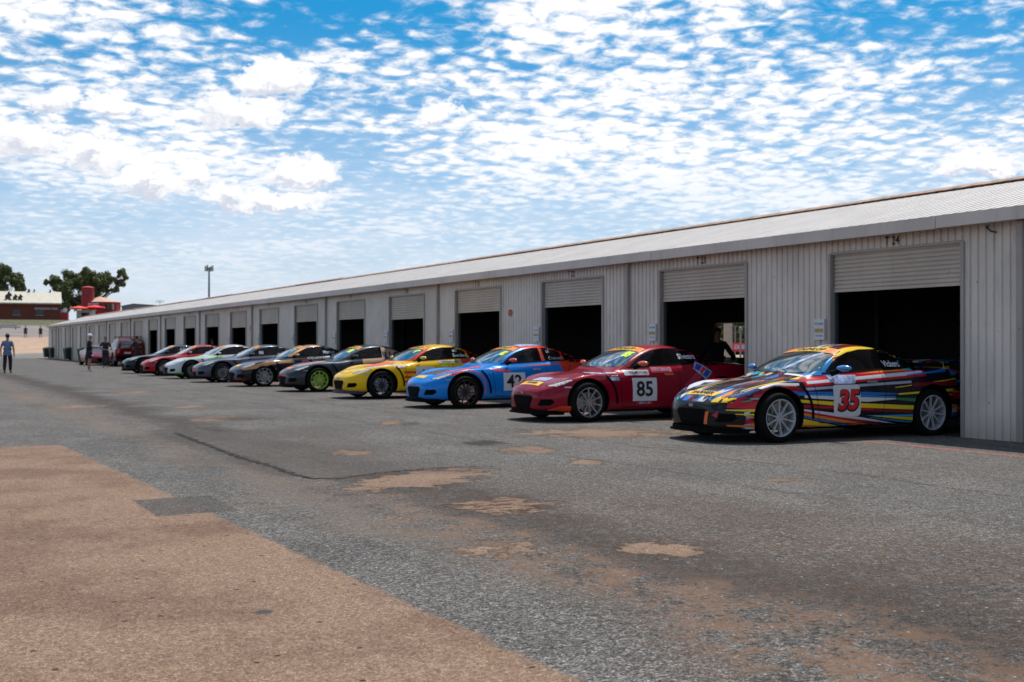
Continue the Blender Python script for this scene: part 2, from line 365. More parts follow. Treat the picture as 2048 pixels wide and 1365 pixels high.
def wheel_parts(root, x, y, out, rim_mat, r=.325, steer=0):
    """out = -1 near side / +1 far side"""
    wd = .115
    def hub():
        b = MB(); b.lathe([(.0,.02),(.165,.02),(.165,.045),(.06,.045),(.06,.075),(0,.075)], 32, 'y'); b.box(-.20,-.10,.005,.075,-.09,.09)
        return b.mesh('wheel', False)
    def tyre():
        rr = r; b = MB()
        b.lathe([(.238,-.09),(.244,-.112),(.29,-wd),(rr-.02,-wd+.008),(rr-.003,-wd+.03),(rr,-.05),(rr-.006,-.045),(rr,-.04),(rr,.04),(rr-.006,.045),(rr,.05),(rr-.003,wd-.03),(rr-.02,wd-.008),(.29,wd),(.244,.112),(.238,.09)], 56, 'y', closed=True)
        return b.mesh('tyre', True)
    def rim():
        b = MB(); b.lathe([(.242,-.10),(.246,.095),(.244,.112),(.231,.112),(.224,.095),(.221,-.10)], 56, 'y', closed=True)
        b.lathe([(.0,.095),(.045,.095),(.05,.085),(.05,.04),(0,.04)], 24, 'y')
        for k in range(10):
            t = 2*math.pi*k/10 + .31; ct, st = math.cos(t), math.sin(t)
            for (ra, rb, wa, wb, ya, yb) in ((.035,.12,.028,.014,.088,.092),(.12,.230,.014,.022,.092,.108)):
                pts = []
                for rr, ww, yy in ((ra, wa/2, ya), (rb, wb/2, yb)):
                    for sg in (-1, 1): pts.append((rr*ct - sg*ww*st, yy, rr*st + sg*ww*ct))
                q = [pts[0], pts[1], pts[3], pts[2]]; kk = len(b.v)
                b.v += q + [(p[0], p[1]-.03, p[2]) for p in q]
                b.f += [(kk,kk+1,kk+2,kk+3),(kk+7,kk+6,kk+5,kk+4)]+[(kk+i,kk+4+i,kk+4+(i+1)%4,kk+(i+1)%4) for i in range(4)]
        for k in range(5):
            t = 2*math.pi*k/5; b.lathe([(0,.104),(.009,.104),(.009,.09)], 8, 'y', c=(.03*math.cos(t),0,.03*math.sin(t)))
        return b.mesh('rim', False)
    w = mobj('wheel', cached(('hub',), hub), M_CHROME, root); w.location = (x, y, r)
    w.rotation_euler = (0, random.uniform(0, 6), (0 if out > 0 else math.pi) + steer); w.rotation_mode = 'ZYX' if False else 'XYZ'
    t = mobj('tyre', cached(('tyre', r), tyre), M_TYRE, w); q = mobj('rim', cached(('rim',), rim), rim_mat, w)
    return w
def D(root, name, key, frame, src, m, off=.003, step=.05, tree=None, label=None):
    tr = tree or RXT
    me = cached(('d', key), lambda: decal_mesh(tr, frame, src() if callable(src) else src, off, step))
    o = mobj(name, me, m, root)
    if label: o['label'] = label
    return o
def TXT(root, name, txt, frame, cx, cy, size, m, bold=0, shear=0, off=.006, parent=None, sx=1.0):
    def fn():
        me = text_poly(txt, size, bold, shear)
        for q in me.vertices: q.co.x = q.co.x*sx + cx; q.co.y += cy
        return me
    return D(parent or root, name, ('t', txt, frame, cx, cy, size, bold, sx), frame, fn, m, off, .06)
def mirror_mesh(s):
    b = MB(); bm = bmesh.new()
    bmesh.ops.create_uvsphere(bm, u_segments=20, v_segments=12, radius=1)
    for q in bm.verts:
        c = q.co; c.x = c.x*.062 if c.x < 0 else c.x*.028
        c.y *= .112; c.z *= .046 if c.z > 0 else .036; c.x += .03*(c.y*s/.125); c += Vector((1.0, s*.955, .955))
    for f in bm.faces: f.smooth = True
    me = bpy.data.meshes.new('mirror'); bm.to_mesh(me); bm.free(); return me
WIN_F = [(.90,.905),(1.06,1.02),(1.22,1.105),(1.40,1.16),(1.60,1.188),(1.78,1.192),(1.78,.942),(1.35,.925),(1.0,.905)]
WIN_R = [(1.85,.948),(1.85,1.19),(2.05,1.160),(2.22,1.108),(2.36,1.045),(2.44,.99),(2.40,.962),(2.1,.955)]
def mirror_mesh(s):
    b = MB(); bm = bmesh.new()
    bmesh.ops.create_uvsphere(bm, u_segments=20, v_segments=12, radius=1)
    for q in bm.verts:
        c = q.co; c.x = c.x*.062 if c.x < 0 else c.x*.028
        c.y *= .112; c.z *= .046 if c.z > 0 else .036; c.x += .03*(c.y*s/.125); c += Vector((1.0, s*.955, .955))
    for f in bm.faces: f.smooth = True
    me = bpy.data.meshes.new('mirror'); bm.to_mesh(me); bm.free(); return me
WIN_F = [(.90,.905),(1.06,1.02),(1.22,1.105),(1.40,1.165),(1.65,1.205),(2.0,1.21),(2.27,1.185),(2.27,.955),(1.6,.93),(1.1,.905)]
WIN_R = [(2.33,.958),(2.33,1.178),(2.5,1.145),(2.7,1.085),(2.86,1.01),(2.84,.978),(2.6,.963)]
def mirr(p): return [(-a, b) for a, b in p]
def make_car(name, loc, rz, label, spec):
    root = empty(name, loc, rz, label, 'race car', 'race cars parked nose out along the pit garages')
    body = mobj('body', RXM, spec['paint'], root)
    if len(RXM.materials) < 2: RXM.materials.append(M_BLACK)
    body.material_slots[0].link = 'OBJECT'; body.material_slots[0].material = spec['paint']
    D(root, 'windscreen', 'ws', 'top', [(.62,.72),(.66,.86),(.60,1.0),(.53,1.22),(.49,1.36),(.25,1.385),(0,1.39),(-.25,1.385),(-.49,1.36),(-.53,1.22),(-.60,1.0),(-.66,.86),(-.62,.72),(-.3,.655),(0,.64),(.3,.655)][::-1], M_WS, .004)
    D(root, 'rear_window', 'rw', 'top', [(.42,2.10),(.43,2.35),(.44,2.74),(0,2.78),(-.44,2.74),(-.43,2.35),(-.42,2.10),(0,2.07)], M_GLASS, .004)
    for fr, g in (('side', lambda p: p), ('far', mirr)):
        D(root, 'side_window', 'wf'+fr, fr, g(WIN_F), M_GLASS, .004); D(root, 'side_window', 'wr'+fr, fr, g(WIN_R), M_GLASS, .004)
        D(root, 'window_surround', 'wsr'+fr, fr, [g(q) for q in strip([(.84,.885),(1.1,.893),(1.5,.915),(1.85,.932),(2.38,.952),(2.47,.985)], .02)], M_BLACK, .0045)
        D(root, 'door_gap', 'dg'+fr, fr, [g(q) for q in strip([(.60,.80),(.62,.55),(.66,.24),(1.3,.215),(1.75,.22),(1.83,.6),(1.82,.93)], .009)], M_BLACK, .002)
        D(root, 'rear_door_gap', 'dh2'+fr, fr, [g(q) for q in strip([(2.42,.95),(2.36,.78),(2.26,.62)], .008)], M_BLACK, .002)
        D(root, 'fender_vent', 'fv'+fr, fr, [g(q) for q in strip([(.36,.76),(.44,.66),(.50,.54),(.535,.40),(.545,.30)], .042)], M_BLACK, .006, .03)
        D(root, 'fog_recess', 'fg'+fr, 'front', [((-1 if fr == 'side' else 1)*-a, b) for a, b in [(.46,.27),(.66,.28),(.71,.33),(.69,.385),(.52,.375)]], M_BLACK, .004)
        sg = 1 if fr == 'side' else -1
        D(root, 'headlight', 'hl'+fr, 'top', [(sg*a, b) for a, b in [(.50,-.695),(.60,-.67),(.69,-.60),(.745,-.48),(.785,-.30),(.74,-.33),(.66,-.45),(.56,-.57)]], spec.get('lamp', M_LAMP), .004, .03)
        D(root, 'headlight_rim', 'hr'+fr, 'top', [[(sg*a, b) for a, b in q] for q in strip([(.50,-.70),(.56,-.575),(.66,-.455),(.74,-.335),(.79,-.29)], .014)], M_BLACK, .005, .03)
        D(root, 'tail_light', 'tl'+fr, 'back', rect(sg*-.50, .74, .26, .12), M_TAIL, .004)
        D(root, 'side_marker', 'sm'+fr, fr, g(rect(-.42,.575,.12,.018)), spec.get('marker', M_GREYV), .003)
        # mirror with foot
        y = -1 if fr == 'side' else 1
        mm = mobj('mirror', cached(('mir', y), lambda: mirror_mesh(y)), spec.get('mirror', spec['paint']), root)
        b = MB(); b.tube([(.96, y*.76, .885), (.97, y*.83, .905), (1.0, y*.90, .94)], [.04,.034,.026]); mobj('mirror_arm', cached(('ma', y), lambda: b.mesh('mirror_arm', True)), M_BLACK, mm)
        D(root, 'door_handle', 'dh'+fr, fr, g(rrect(1.60,.765,.19,.035,.015)), spec.get('handle', M_GREYV), .02, .03)
        D(root, 'sill', 'si'+fr, fr, [g(q) for q in strip([(.43,.175),(1.3,.165),(2.25,.18)], .05)], spec.get('sill', M_BLACK), .006)
    D(root, 'grille', 'gr', 'front', [(-.30,.43),(.30,.43),(.33,.385),(.23,.225),(-.23,.225),(-.33,.385)], M_BLACK, .004)
    D(root, 'badge', 'bd', 'front', rrect(0,.475,.10,.04,.018), M_CHROME, .006)
    for sg in (1, -1): D(root, 'hood_seam', 'hs%d' % sg, 'top', [[(sg*a, b) for a, b in q] for q in strip([(.50,-.72),(.57,-.5),(.62,-.1),(.655,.3),(.66,.62)], .008)], M_BLACK, .002)
    def spl():
        b = MB(); ys = [-.76,-.70,-.55,-.35,0,.35,.55,.70,.76]; xs = [-.42,-.62,-.74,-.80,-.83,-.80,-.74,-.62,-.42]
        b.prism([(x, y, .125) for x, y in zip(xs, ys)], (0,0,.022)); b.prism([(x+.03, y*.97, .146) for x, y in zip(xs, ys)], (0,0,.05)); return b.mesh('splitter')
    mobj('splitter', cached(('spl',), spl), spec.get('splitter', M_BLACK), root)
    def wip():
        b = MB(); b.tube([(.62,-.15,.868),(.70,-.50,.90)], .008, 6); b.tube([(.62,.35,.868),(.66,-.02,.90)], .008, 6); return b.mesh('wiper')
    mobj('wiper', cached(('wip',), wip), M_BLACK, root)
    for x in (0, 2.70):
        for y in (-1, 1): wheel_parts(root, x, y*.765, y, spec['rim'], steer=spec.get('steer', 0) if x == 0 else 0)
    # windscreen banner
    ban = D(root, 'windscreen_banner', 'ban', 'top', [(.555,1.19),(.50,1.35),(.25,1.372),(-.25,1.372),(-.50,1.35),(-.555,1.19),(-.28,1.215),(0,1.22),(.28,1.215)], M_YEL, .009)
    for nm, a0, a1 in (('banner_patch', .30, .53), ('banner_patch', -.53, -.30)):
        D(ban, nm, 'bp%d' % (a0*100), 'top', [(a0,1.20),(a1,1.20),(a1-.02*(1 if a1>0 else 0),1.345),(a0+.02*(0 if a0>0 else 1),1.345)], M_ORANGE, .012)
    TXT(root, 'lettering', 'DUNLOP', 'top', 0, 1.285, .13, M_INK, .004, off=.014, parent=ban)
    if 'extra' in spec: spec['extra'](root)
    return root
def numpanel(root, txt, cx=1.15, cy=.585, w=.46, h=.40, m=None, rounded=False, size=.36, outline=False, bold=.008, shear=0):
    for fr, c in (('side', cx), ('far', -cx)):
        pn = D(root, 'number_panel', ('np', fr, cx, cy, w, h, rounded), fr, rrect(c, cy, w, h, .05) if rounded else rect(c, cy, w, h), M_WHITE, .0045)
        if outline: TXT(root, 'digits_shadow', txt, fr, c+.008, cy-.014, size, M_INK, bold+.016, shear, off=.007, parent=pn)
        TXT(root, 'digits', txt, fr, c, cy-.003, size, m or M_INK, bold, shear, off=.010, parent=pn)
# ------------------------------------------------------------------ paint jobs and the row of cars
RIM_S = mat('silver alloy', (.42,.42,.43), .35, metal=.7); RIM_G = mat('lime green alloy', (.25,.55,.02), .35); RIM_B = mat('black alloy', (.012,.011,.012), .35, coat=.4)
RIM_W = mat('white painted alloy', (.40,.41,.43), .35); RIM_T = mat('grey alloy', (.13,.13,.14), .35, metal=.6)
ORANGER = (.62,.035,.012)
def x35(r):
    numpanel(r, '35', 1.14, .525, .47, .42, mat('race red vinyl', (.60,.012,.02), .4), True, .36, True, .012, .22)
    D(r, 'sponsor_patch', 'p35a', 'side', [(.88,.86),(1.36,.86),(1.33,.79),(1.30,.745),(.96,.745),(.90,.80)], M_PALE, .007)
    D(r, 'nose_banner', 'nb35', 'top', [(-.30,-.75),(.30,-.75),(.36,-.62),(-.36,-.62)][::-1], M_YEL, .006)
    TXT(r, 'lettering', 'FARMER', 'top', 0, -.685, .11, M_INK, .004, off=.010, sx=1.15)
    TXT(r, 'lettering', 'Vickers', 'side', 2.10, 1.0, .115, M_WHITE, .003, off=.008, sx=.9)
    D(r, 'screen_stripe', 'ss35', 'top', [(-.02,.74),(.07,.74),(.44,1.30),(.38,1.33)], M_PALE, .006)
    D(r, 'cowl_lettering_band', 'cl35', 'top', rect(.42,.60,.36,.05), M_WHITE, .006)
    D(r, 'tow_hook', 'th35', 'front', [(.27,.24),(.33,.24),(.37,.40),(.31,.40)], M_AMBER, .012)
    D(r, 'tow_arrow', 'ta35', 'front', [(.42,.36),(.52,.42),(.50,.32)], M_MAR, .010)
    b = MB(); ys = [-.72,-.4,0,.4,.72]
    b.prism([(3.18,-.70,1.03),(3.45,-.68,1.055),(3.47,-.68,1.045),(3.20,-.70,1.01)], (0,1.38,0))
    for y in (-.55,.53): b.box(3.26,3.36,y,y+.02,.90,1.03)
    b.build('rear_wing', bpy.data.materials['shard paint'], r)
def x85(r):
    numpanel(r, '85', 1.10, .52, .49, .385, M_INK, False, .345)
    TXT(r, 'lettering', 'Silvestro', 'side', 2.12, 1.06, .125, M_WHITE, .003, off=.008, sx=.9)
    def band(nm, key, cx, cy, w, h, m, t=None, tm=M_INK, ts=.06):
        d = D(r, nm, key, 'side', rrect(cx, cy, w, h, .012), m, .005)
        if t: TXT(r, 'lettering', t, 'side', cx, cy, ts, tm, .001, parent=d, off=.009)
        return d
    band('door_banner','b85a',.97,.80,.48,.085,M_WHITE,'CYBER MOTORS',M_INK,.06); band('sponsor_patch','b85b',1.48,.845,.42,.10,M_RED,'GTECHNIQ',M_PALE,.075)
    band('sponsor_patch','b85c',.30,.775,.20,.05,M_PALE); band('sponsor_patch','b85d',.52,.775,.14,.06,M_GREYV); band('sponsor_patch','b85e',.50,.70,.20,.055,M_PALE)
    band('sponsor_patch','b85f',1.10,.295,.34,.05,M_MAR,'SPEED LAB',M_PALE,.05)
    D(r, 'flag_sticker', 'f85', 'side', [(2.12,.86),(2.26,.98),(2.50,.80),(2.36,.66)], M_PALE, .005); D(r, 'flag_field', 'f85b', 'side', [(2.15,.86),(2.26,.95),(2.33,.90),(2.22,.81)], M_BLUEV, .008)
    D(r, 'flag_field', 'f85c', 'side', [(2.29,.76),(2.40,.85),(2.47,.80),(2.36,.70)], M_BLUEV, .008)
    D(r, 'flag_stripe', 'f85d', 'side', [(2.23,.80),(2.34,.89),(2.39,.85),(2.28,.77)], M_RED, .008)
    D(r, 'sticker_tail', 'f85e', 'side', [(1.90,.58),(2.18,.80),(2.28,.72),(2.02,.50)], M_MAR, .0045)
    D(r, 'nose_banner', 'nb85', 'top', [(-.32,-.76),(.32,-.76),(.30,-.62),(-.30,-.62)][::-1], M_YEL, .006); TXT(r, 'lettering', 'FARMER', 'top', 0, -.69, .09, M_INK, .003, off=.010, sx=1.1)
    D(r, 'hood_patch', 'hp85', 'top', [(-.22,-.56),(.24,-.56),(.26,-.36),(-.22,-.36)][::-1], M_PALE, .005)
    D(r, 'chin_flash', 'cf85', 'side', [(-.80,.16),(-.36,.16),(-.36,.27),(-.55,.27),(-.72,.22)], mat('orange red vinyl', (.72,.05,.01), .4), .005)
    TXT(r, 'screen_number', '85', 'top', .36, 1.08, .22, M_NEON, .014, off=.008)
    D(r, 'screen_stripe', 'ss85', 'top', [(.02,.74),(.10,.74),(.40,1.15),(.36,1.17)], M_PALE, .005)
def x42(r):
    numpanel(r, '42', 1.08, .525, .49, .36, M_INK, False, .345)
    RD = mat('coral red vinyl', (.70,.05,.02), .4)
    D(r, 'fender_flash', 'ff42', 'side', [(-.42,.645),(-.30,.70),(-.02,.765),(.10,.775),(-.10,.715),(-.30,.655)], RD, .004, .03)
    D(r, 'fender_flash', 'fg42', 'side', [(.50,.80),(.78,.785),(1.02,.745),(.98,.715),(.72,.735)], RD, .004)
    D(r, 'arch_stripe', 'fh42', 'side', strip([(.05,.775),(.25,.72),(.38,.60),(.43,.45),(.42,.28)], .025), RD, .004, .03)
    D(r, 'belt_flash', 'fi42', 'side', [(1.2,.82),(1.7,.865),(2.2,.895),(2.1,.86),(1.6,.835)], RD, .004)
    D(r, 'b_pillar', 'bp42', 'side', [(1.78,.94),(1.85,.945),(1.85,1.20),(1.78,1.205)], RD, .004)
    D(r, 'hood_panel', 'hp42', 'top', [(-.32,-.52),(.34,-.52),(.42,-.12),(-.38,-.12)][::-1], mat('carbon black vinyl', (.03,.03,.035), .4), .004)
    D(r, 'hood_stripe', 'hq42', 'top', [(.36,-.52),(.42,-.50),(.52,.50),(.40,.50)][::-1], RD, .005)
    D(r, 'nose_patch', 'np42', 'top', rrect(.0,-.70,.50,.12,.03), M_YEL, .006)
    D(r, 'roof_panel', 'rp42', 'top', [(.0,1.46),(.40,1.46),(.38,1.9),(.0,2.0)], M_PALE, .004)
    TXT(r, 'screen_number', '42', 'top', .38, 1.06, .20, M_NEON, .014, off=.008)
    D(r, 'screen_stripe', 'ss42', 'top', [(.02,.74),(.10,.74),(.40,1.10),(.36,1.12)], M_PALE, .005)
    TXT(r, 'lettering', 'Cranwell', 'side', 2.12, .99, .09, M_GREYV, .002, off=.008)
    TXT(r, 'sponsor_text', 'SA', 'side', 1.98, 1.12, .07, M_GREYV, .002, off=.008)
def xyel(r):
    numpanel(r, '49', 1.10, .55, .49, .40, M_INK, False, .34)
    RD = mat('signal red vinyl', (.62,.03,.01), .4)
    for k, z in enumerate((.62,.51,.40)): D(r, 'door_stripe', 'ds%d' % k, 'side', rect(.74,z,.38,.055), RD, .004)
    D(r, 'sponsor_patch', 'yp1', 'side', rrect(.46,.765,.28,.07,.01), M_PALE, .005)
    D(r, 'belt_band', 'yp2', 'side', [(1.46,.82),(2.05,.83),(2.05,.90),(1.46,.885)], mat('silver vinyl', (.4,.38,.25), .4), .005); TXT(r, 'lettering', 'SUPERIOR TYRES', 'side', 1.76, .86, .055, M_INK, .001, off=.009)
    D(r, 'sponsor_patch', 'yp3', 'side', rrect(2.30,.875,.48,.11,.02), M_RED, .005)
    TXT(r, 'lettering', 'Saunders', 'side', 2.08, 1.01, .10, M_WHITE, .002, off=.008)
    D(r, 'window_patch', 'yp4', 'side', rect(1.98,1.12,.12,.05), M_GREYV, .006)
    D(r, 'hood_panel', 'yp5', 'top', [(-.2,-.1),(.35,-.1),(.42,.5),(-.3,.5)][::-1], mat('fluoro orange vinyl', (.75,.10,.01), .4), .004)
    D(r, 'hood_patch', 'yp6', 'top', [(.40,-.30),(.52,-.28),(.62,.40),(.50,.45)][::-1], M_PALE, .005)
    D(r, 'nose_patch', 'yp7', 'top', rrect(0,-.68,.5,.14,.03), M_YEL, .006)
    D(r, 'lamp_surround', 'yp8', 'top', strip([(.47,-.69),(.54,-.55),(.64,-.43),(.74,-.30)], .05), mat('green vinyl', (.06,.25,.03), .4), .003, .03)
    TXT(r, 'screen_number', '49', 'top', .36, 1.08, .20, M_NEON, .014, off=.008)
    b = MB(); b.lathe([(0,.0),(.13,.0),(.16,.04),(.13,.09),(0,.09)], 20, 'x', c=(1.9,-.40,1.05)); 
def xgrg(r):
    TXT(r, 'screen_number', '88', 'top', .34, 1.06, .22, M_NEON, .016, off=.008)
    D(r, 'rear_flash', 'gg1', 'side', [(1.82,.76),(2.5,.76),(2.95,.90),(2.6,.97),(2.45,1.03),(2.2,1.14),(1.86,1.20)], mat('beige vinyl', (.33,.22,.15), .4), .006)
    D(r, 'door_flash', 'gg2', 'side', [(1.25,.72),(1.82,.74),(1.82,.90),(1.25,.87)], mat('tan vinyl', (.50,.28,.14), .4), .005)
    TXT(r, 'lettering', 'ILLOC', 'side', 2.22, .96, .26, M_INK, .014, off=.010)
    D(r, 'nose_patch', 'gg3', 'top', rrect(0,-.66,.5,.16,.03), M_ORANGE, .006)
    D(r, 'hood_panel', 'gg4', 'top', [(-.3,-.5),(.38,-.5),(.46,.35),(-.3,.35)][::-1], mat('dusty pink vinyl', (.33,.20,.17), .4), .004)
    D(r, 'grille_bar', 'gg5', 'front', [(-.31,.47),(.31,.47),(.34,.42),(-.34,.42)], M_RED, .006)
def xgold(r):
    GD = mat('gold vinyl', (.48,.22,.07), .35, metal=.3, coat=.8)
    D(r, 'fender_flash', 'go1', 'side', [(-.74,.56),(-.35,.66),(.10,.775),(.45,.77),(.95,.80),(.95,.72),(.5,.70),(.2,.66),(-.1,.60),(-.40,.53),(-.70,.50)], GD, .004, .03)
    D(r, 'pillar_flash', 'go2', 'side', [(.72,.92),(1.05,1.06),(1.4,1.22),(1.6,1.25),(1.4,1.17),(1.06,1.01),(.88,.90)], GD, .005, .03)
    D(r, 'roof_flash', 'go3', 'top', [(.20,1.42),(.52,1.40),(.50,1.9),(.35,1.8)], GD, .004)
    D(r, 'chin_flash', 'go4', 'front', [(-.6,.16),(.70,.16),(.72,.23),(-.6,.23)], M_RED, .006)
    TXT(r, 'lettering', 'Marcus', 'side', 2.10, 1.04, .13, M_PALE, .003, off=.008)
    TXT(r, 'lettering', 'ADELAIDE PARTS', 'side', 1.75, .85, .10, M_GREYV, .002, off=.008)
    D(r, 'sponsor_patch', 'go5', 'side', rect(1.30,.78,.22,.06), M_MAR, .005)
    D(r, 'nose_patch', 'go6', 'top', rrect(0,-.66,.42,.16,.03), M_YEL, .006)
    TXT(r, 'screen_number', '7', 'top', .36, 1.05, .22, mat('pale lime marker', (.55,.62,.25), .5), .014, off=.008)
def xgrey(r):
    D(r, 'nose_patch', 'gy1', 'top', rrect(0,-.66,.42,.16,.03), M_ORANGE, .006)
    D(r, 'grille_bar', 'gy2', 'front', [(-.31,.46),(.31,.46),(.33,.36),(-.33,.36)], M_MAR, .006)
    D(r, 'window_patch', 'gy3', 'side', rect(1.35,1.0,.16,.10), M_GREYV, .006)
def xwhite(r):
    GN = mat('leaf green vinyl', (.12,.45,.03), .4)
    D(r, 'chin_flash', 'wh1', 'side', [(-.78,.16),(-.36,.16),(-.36,.24),(-.6,.24)], GN, .005); D(r, 'chin_flash', 'wh2', 'front', [(-.6,.16),(.70,.16),(.72,.22),(-.6,.22)], GN, .006)
    D(r, 'hood_flash', 'wh3', 'top', [(.30,-.3),(.60,-.1),(.66,.52),(.40,.52)][::-1], GN, .004)
    D(r, 'belt_flash', 'wh4', 'side', [(.55,.80),(1.15,.84),(1.15,.79),(.60,.74)], GN, .005)
def xred2(r): D(r, 'nose_patch', 'r21', 'top', rrect(0,-.66,.42,.14,.03), M_ORANGE, .006)
def xblk(r):
    D(r, 'nose_patch', 'bk1', 'top', rrect(0,-.66,.42,.14,.03), mat('cream vinyl', (.55,.42,.25), .4), .006)
    TXT(r, 'lettering', '66', 'side', 1.7, 1.04, .24, M_GREYV, .01, off=.008)
CARS = [
 (1563, 13.05, 'race car with black, red, white, yellow and blue streaks and number 35',
  dict(paint=paint('shard paint', (0,0,0), [((.02,.20,.50), [(1,0,0,-.64),(-1,0,0,1.12),(0,0,1,-.865),(0,1,0,-.53)]), ((.85,.55,.02), [(1,0,0,-1.12),(-1,0,0,2.02),(0,1,0,-.44),(0,-1,0,.66),(0,0,1,-1.12)])], shards=True), rim=RIM_W, mirror=mat('bright blue paint', (.01,.20,.50), .25, coat=1), lamp=M_LAMPD, marker=M_GREYV, handle=M_CHROME, extra=x35)),
 (1179, 17.76, 'deep red race car with white number 85 panel and silver wheels',
  dict(paint=paint('deep red paint', (.25,.0012,.017), metal=.1), rim=RIM_S, mirror=mat('orange paint', (.70,.08,.01), .25, coat=1), handle=mat('orange paint', (.70,.08,.01), .25, coat=1), marker=M_WHITE, extra=x85)),
 (934, 22.45, 'bright blue race car with red rear pillar and number 42 on its door',
  dict(paint=paint('bright blue paint', (.002,.195,.62), [(ORANGER, [(1,0,.35,-2.46),(0,0,1,-.64)]), (ORANGER, [(0,0,-1,1.245),(0,0,1,-1.19),(1,0,0,-1.3)])], metal=.1), rim=RIM_B, mirror=mat('red orange paint', (.62,.03,.012), .25, coat=1), marker=M_GREYV, extra=x42)),
 (765, 27.15, 'yellow race car with orange-red pillars and red door stripes',
  dict(paint=paint('yellow paint', (.80,.47,.004), [((.70,.06,.01), [(1,0,0,-.6),(-1,0,.45,.76),(0,0,1,-.88)]), ((.70,.07,.01), [(-1,0,0,1.42),(0,0,1,-1.215)]), ((.58,.035,.012), [(1,0,.3,-2.62),(0,0,1,-.76)])]), rim=RIM_B, mirror=mat('yellow mirror paint', (.72,.42,.01), .3, coat=1), handle=M_NEON, marker=M_GREYV, splitter=mat('navy plastic', (.008,.012,.05), .5), extra=xyel)),
 (640, 31.85, 'charcoal grey race car with lime green wheels', dict(paint=paint('charcoal paint', (.030,.034,.042), metal=.3), rim=RIM_G, extra=xgrg)),
 (529, 36.5, 'black race car with gold streaks over its front wing and pillar', dict(paint=paint('gloss black paint', (.010,.010,.013), [((.07,.065,.10), [(-1,0,0,.55),(0,-1,0,.62)])]), rim=RIM_S, mirror=mat('copper paint', (.50,.22,.10), .3, coat=1), extra=xgold)),
 (447, 41.1, 'slate grey race car between the gold streaked black car and the white car', dict(paint=paint('slate paint', (.065,.068,.095), metal=.35), rim=RIM_T, marker=M_GREYV, extra=xgrey)),
 (384, 45.85, 'white race car with green chin and green bonnet flash', dict(paint=paint('pearl white paint', (.52,.54,.56)), rim=RIM_B, extra=xwhite)),
 (331, 50.55, 'plain crimson race car with no number between the white and the black cars', dict(paint=paint('crimson paint', (.36,.008,.018)), rim=RIM_T, mirror=M_GREYV, extra=xred2)),
 (289, 55.2, 'dark navy black race car at the far end of the row', dict(paint=paint('navy black paint', (.012,.014,.024), metal=.2), rim=RIM_B, extra=xblk)),
]
SIDEY = .885
for i, (u, yc, lab, spec) in enumerate(CARS):
    t = (u-1024)/F; x = (yc-SIDEY) * (t*CA+SA)/(CA-t*SA)
    make_car('race_car', (x, yc, 0), R([0,.6,-.5,.8,-.6,.5,-.9,.7,-.4,.3][i]), lab, spec)
# ---- red off-roader seen from behind, roof rack loaded, and the pink-red coupe beyond it
def small_wheels(root, xs, y, r, rim):
    for x in xs:
        for s in (-1, 1): wheel_parts(root, x, s*y, s, rim, r)
def make_suv():
    me, tr = body_mesh('suv_body', SUVT, (0, 2.85), .47, 3)
    x, y = world(259, 69.5)
    root = empty('four_wheel_drive', (x+.1, y+3.5, .02), R(-90), 'red four-wheel drive with loaded roof rack, seen from behind in front of the closed doors', 'car')
    P = paint('cherry red paint', (.14,.003,.007)); b = mobj('body', me, P, root); me.materials.append(M_BLACK)
    DD = lambda nm, key, fr, src, m, off=.004: D(root, nm, 'suv'+key, fr, src, m, off, .08, tr)
    DD('rear_window','rw','back',[(-.60,1.22),(.60,1.22),(.56,1.60),(-.56,1.60)],M_WS)
    DD('windscreen','ws','top',[(.66,.74),(.62,1.12),(-.62,1.12),(-.66,.74)],M_WS)
    for fr, g in (('side', lambda p: p), ('far', mirr)):
        DD('side_window','s1'+fr,fr,g([(1.05,1.17),(1.25,1.52),(1.55,1.62),(2.0,1.64),(2.0,1.17)]),M_GLASS); DD('side_window','s2'+fr,fr,g([(2.06,1.17),(2.06,1.64),(3.3,1.58),(3.45,1.20)]),M_GLASS)
    for s in (-1, 1): DD('tail_light','tl%d' % s,'back',rect(s*.76,1.0,.12,.30),M_TAIL); DD('headlight','hl%d' % s,'front',rect(s*.62,.80,.26,.14),M_LAMP)
    DD('bumper','bp','back',[(-.85,.42),(.85,.42),(.85,.68),(-.85,.68)],M_BLACK,.03); DD('gold_stripe','gs','back',[(-.62,1.14),(.62,1.14),(.62,1.20),(-.62,1.20)],mat('gold vinyl',(.48,.22,.07),.35))
    DD('number_plate','np','back',rect(-.25,.84,.36,.11),M_WHITE,.008); DD('sticker','st','back',rect(.30,.84,.22,.13),M_BLUEV,.008); DD('grille','gr','front',rect(0,.74,.8,.16),M_BLACK)
    small_wheels(root, (0, 2.85), .80, .41, RIM_T)
    for s in (-1,1):
        bm = MB(); bm.box(.95,1.15,min(s*.95,s*1.14),max(s*.95,s*1.14),1.12,1.28); bm.build('mirror', M_BLACK, root, bevel=.03)
    rk = MB()
    for y in (-.62,.62): rk.bar((1.5,y,1.84),(3.3,y,1.84),.02)
    for k in range(6): rk.bar((1.5+.36*k,-.62,1.84),(1.5+.36*k,.62,1.84),.015)
    for y in (-.6,.6):
        for xx in (1.6,3.1): rk.bar((xx,y,1.70),(xx,y,1.84),.02)
    rk.build('roof_rack', M_BLACK, root)
    root.scale = (1, 1, .93)
    return x+.1, y
sx, sy = make_suv()
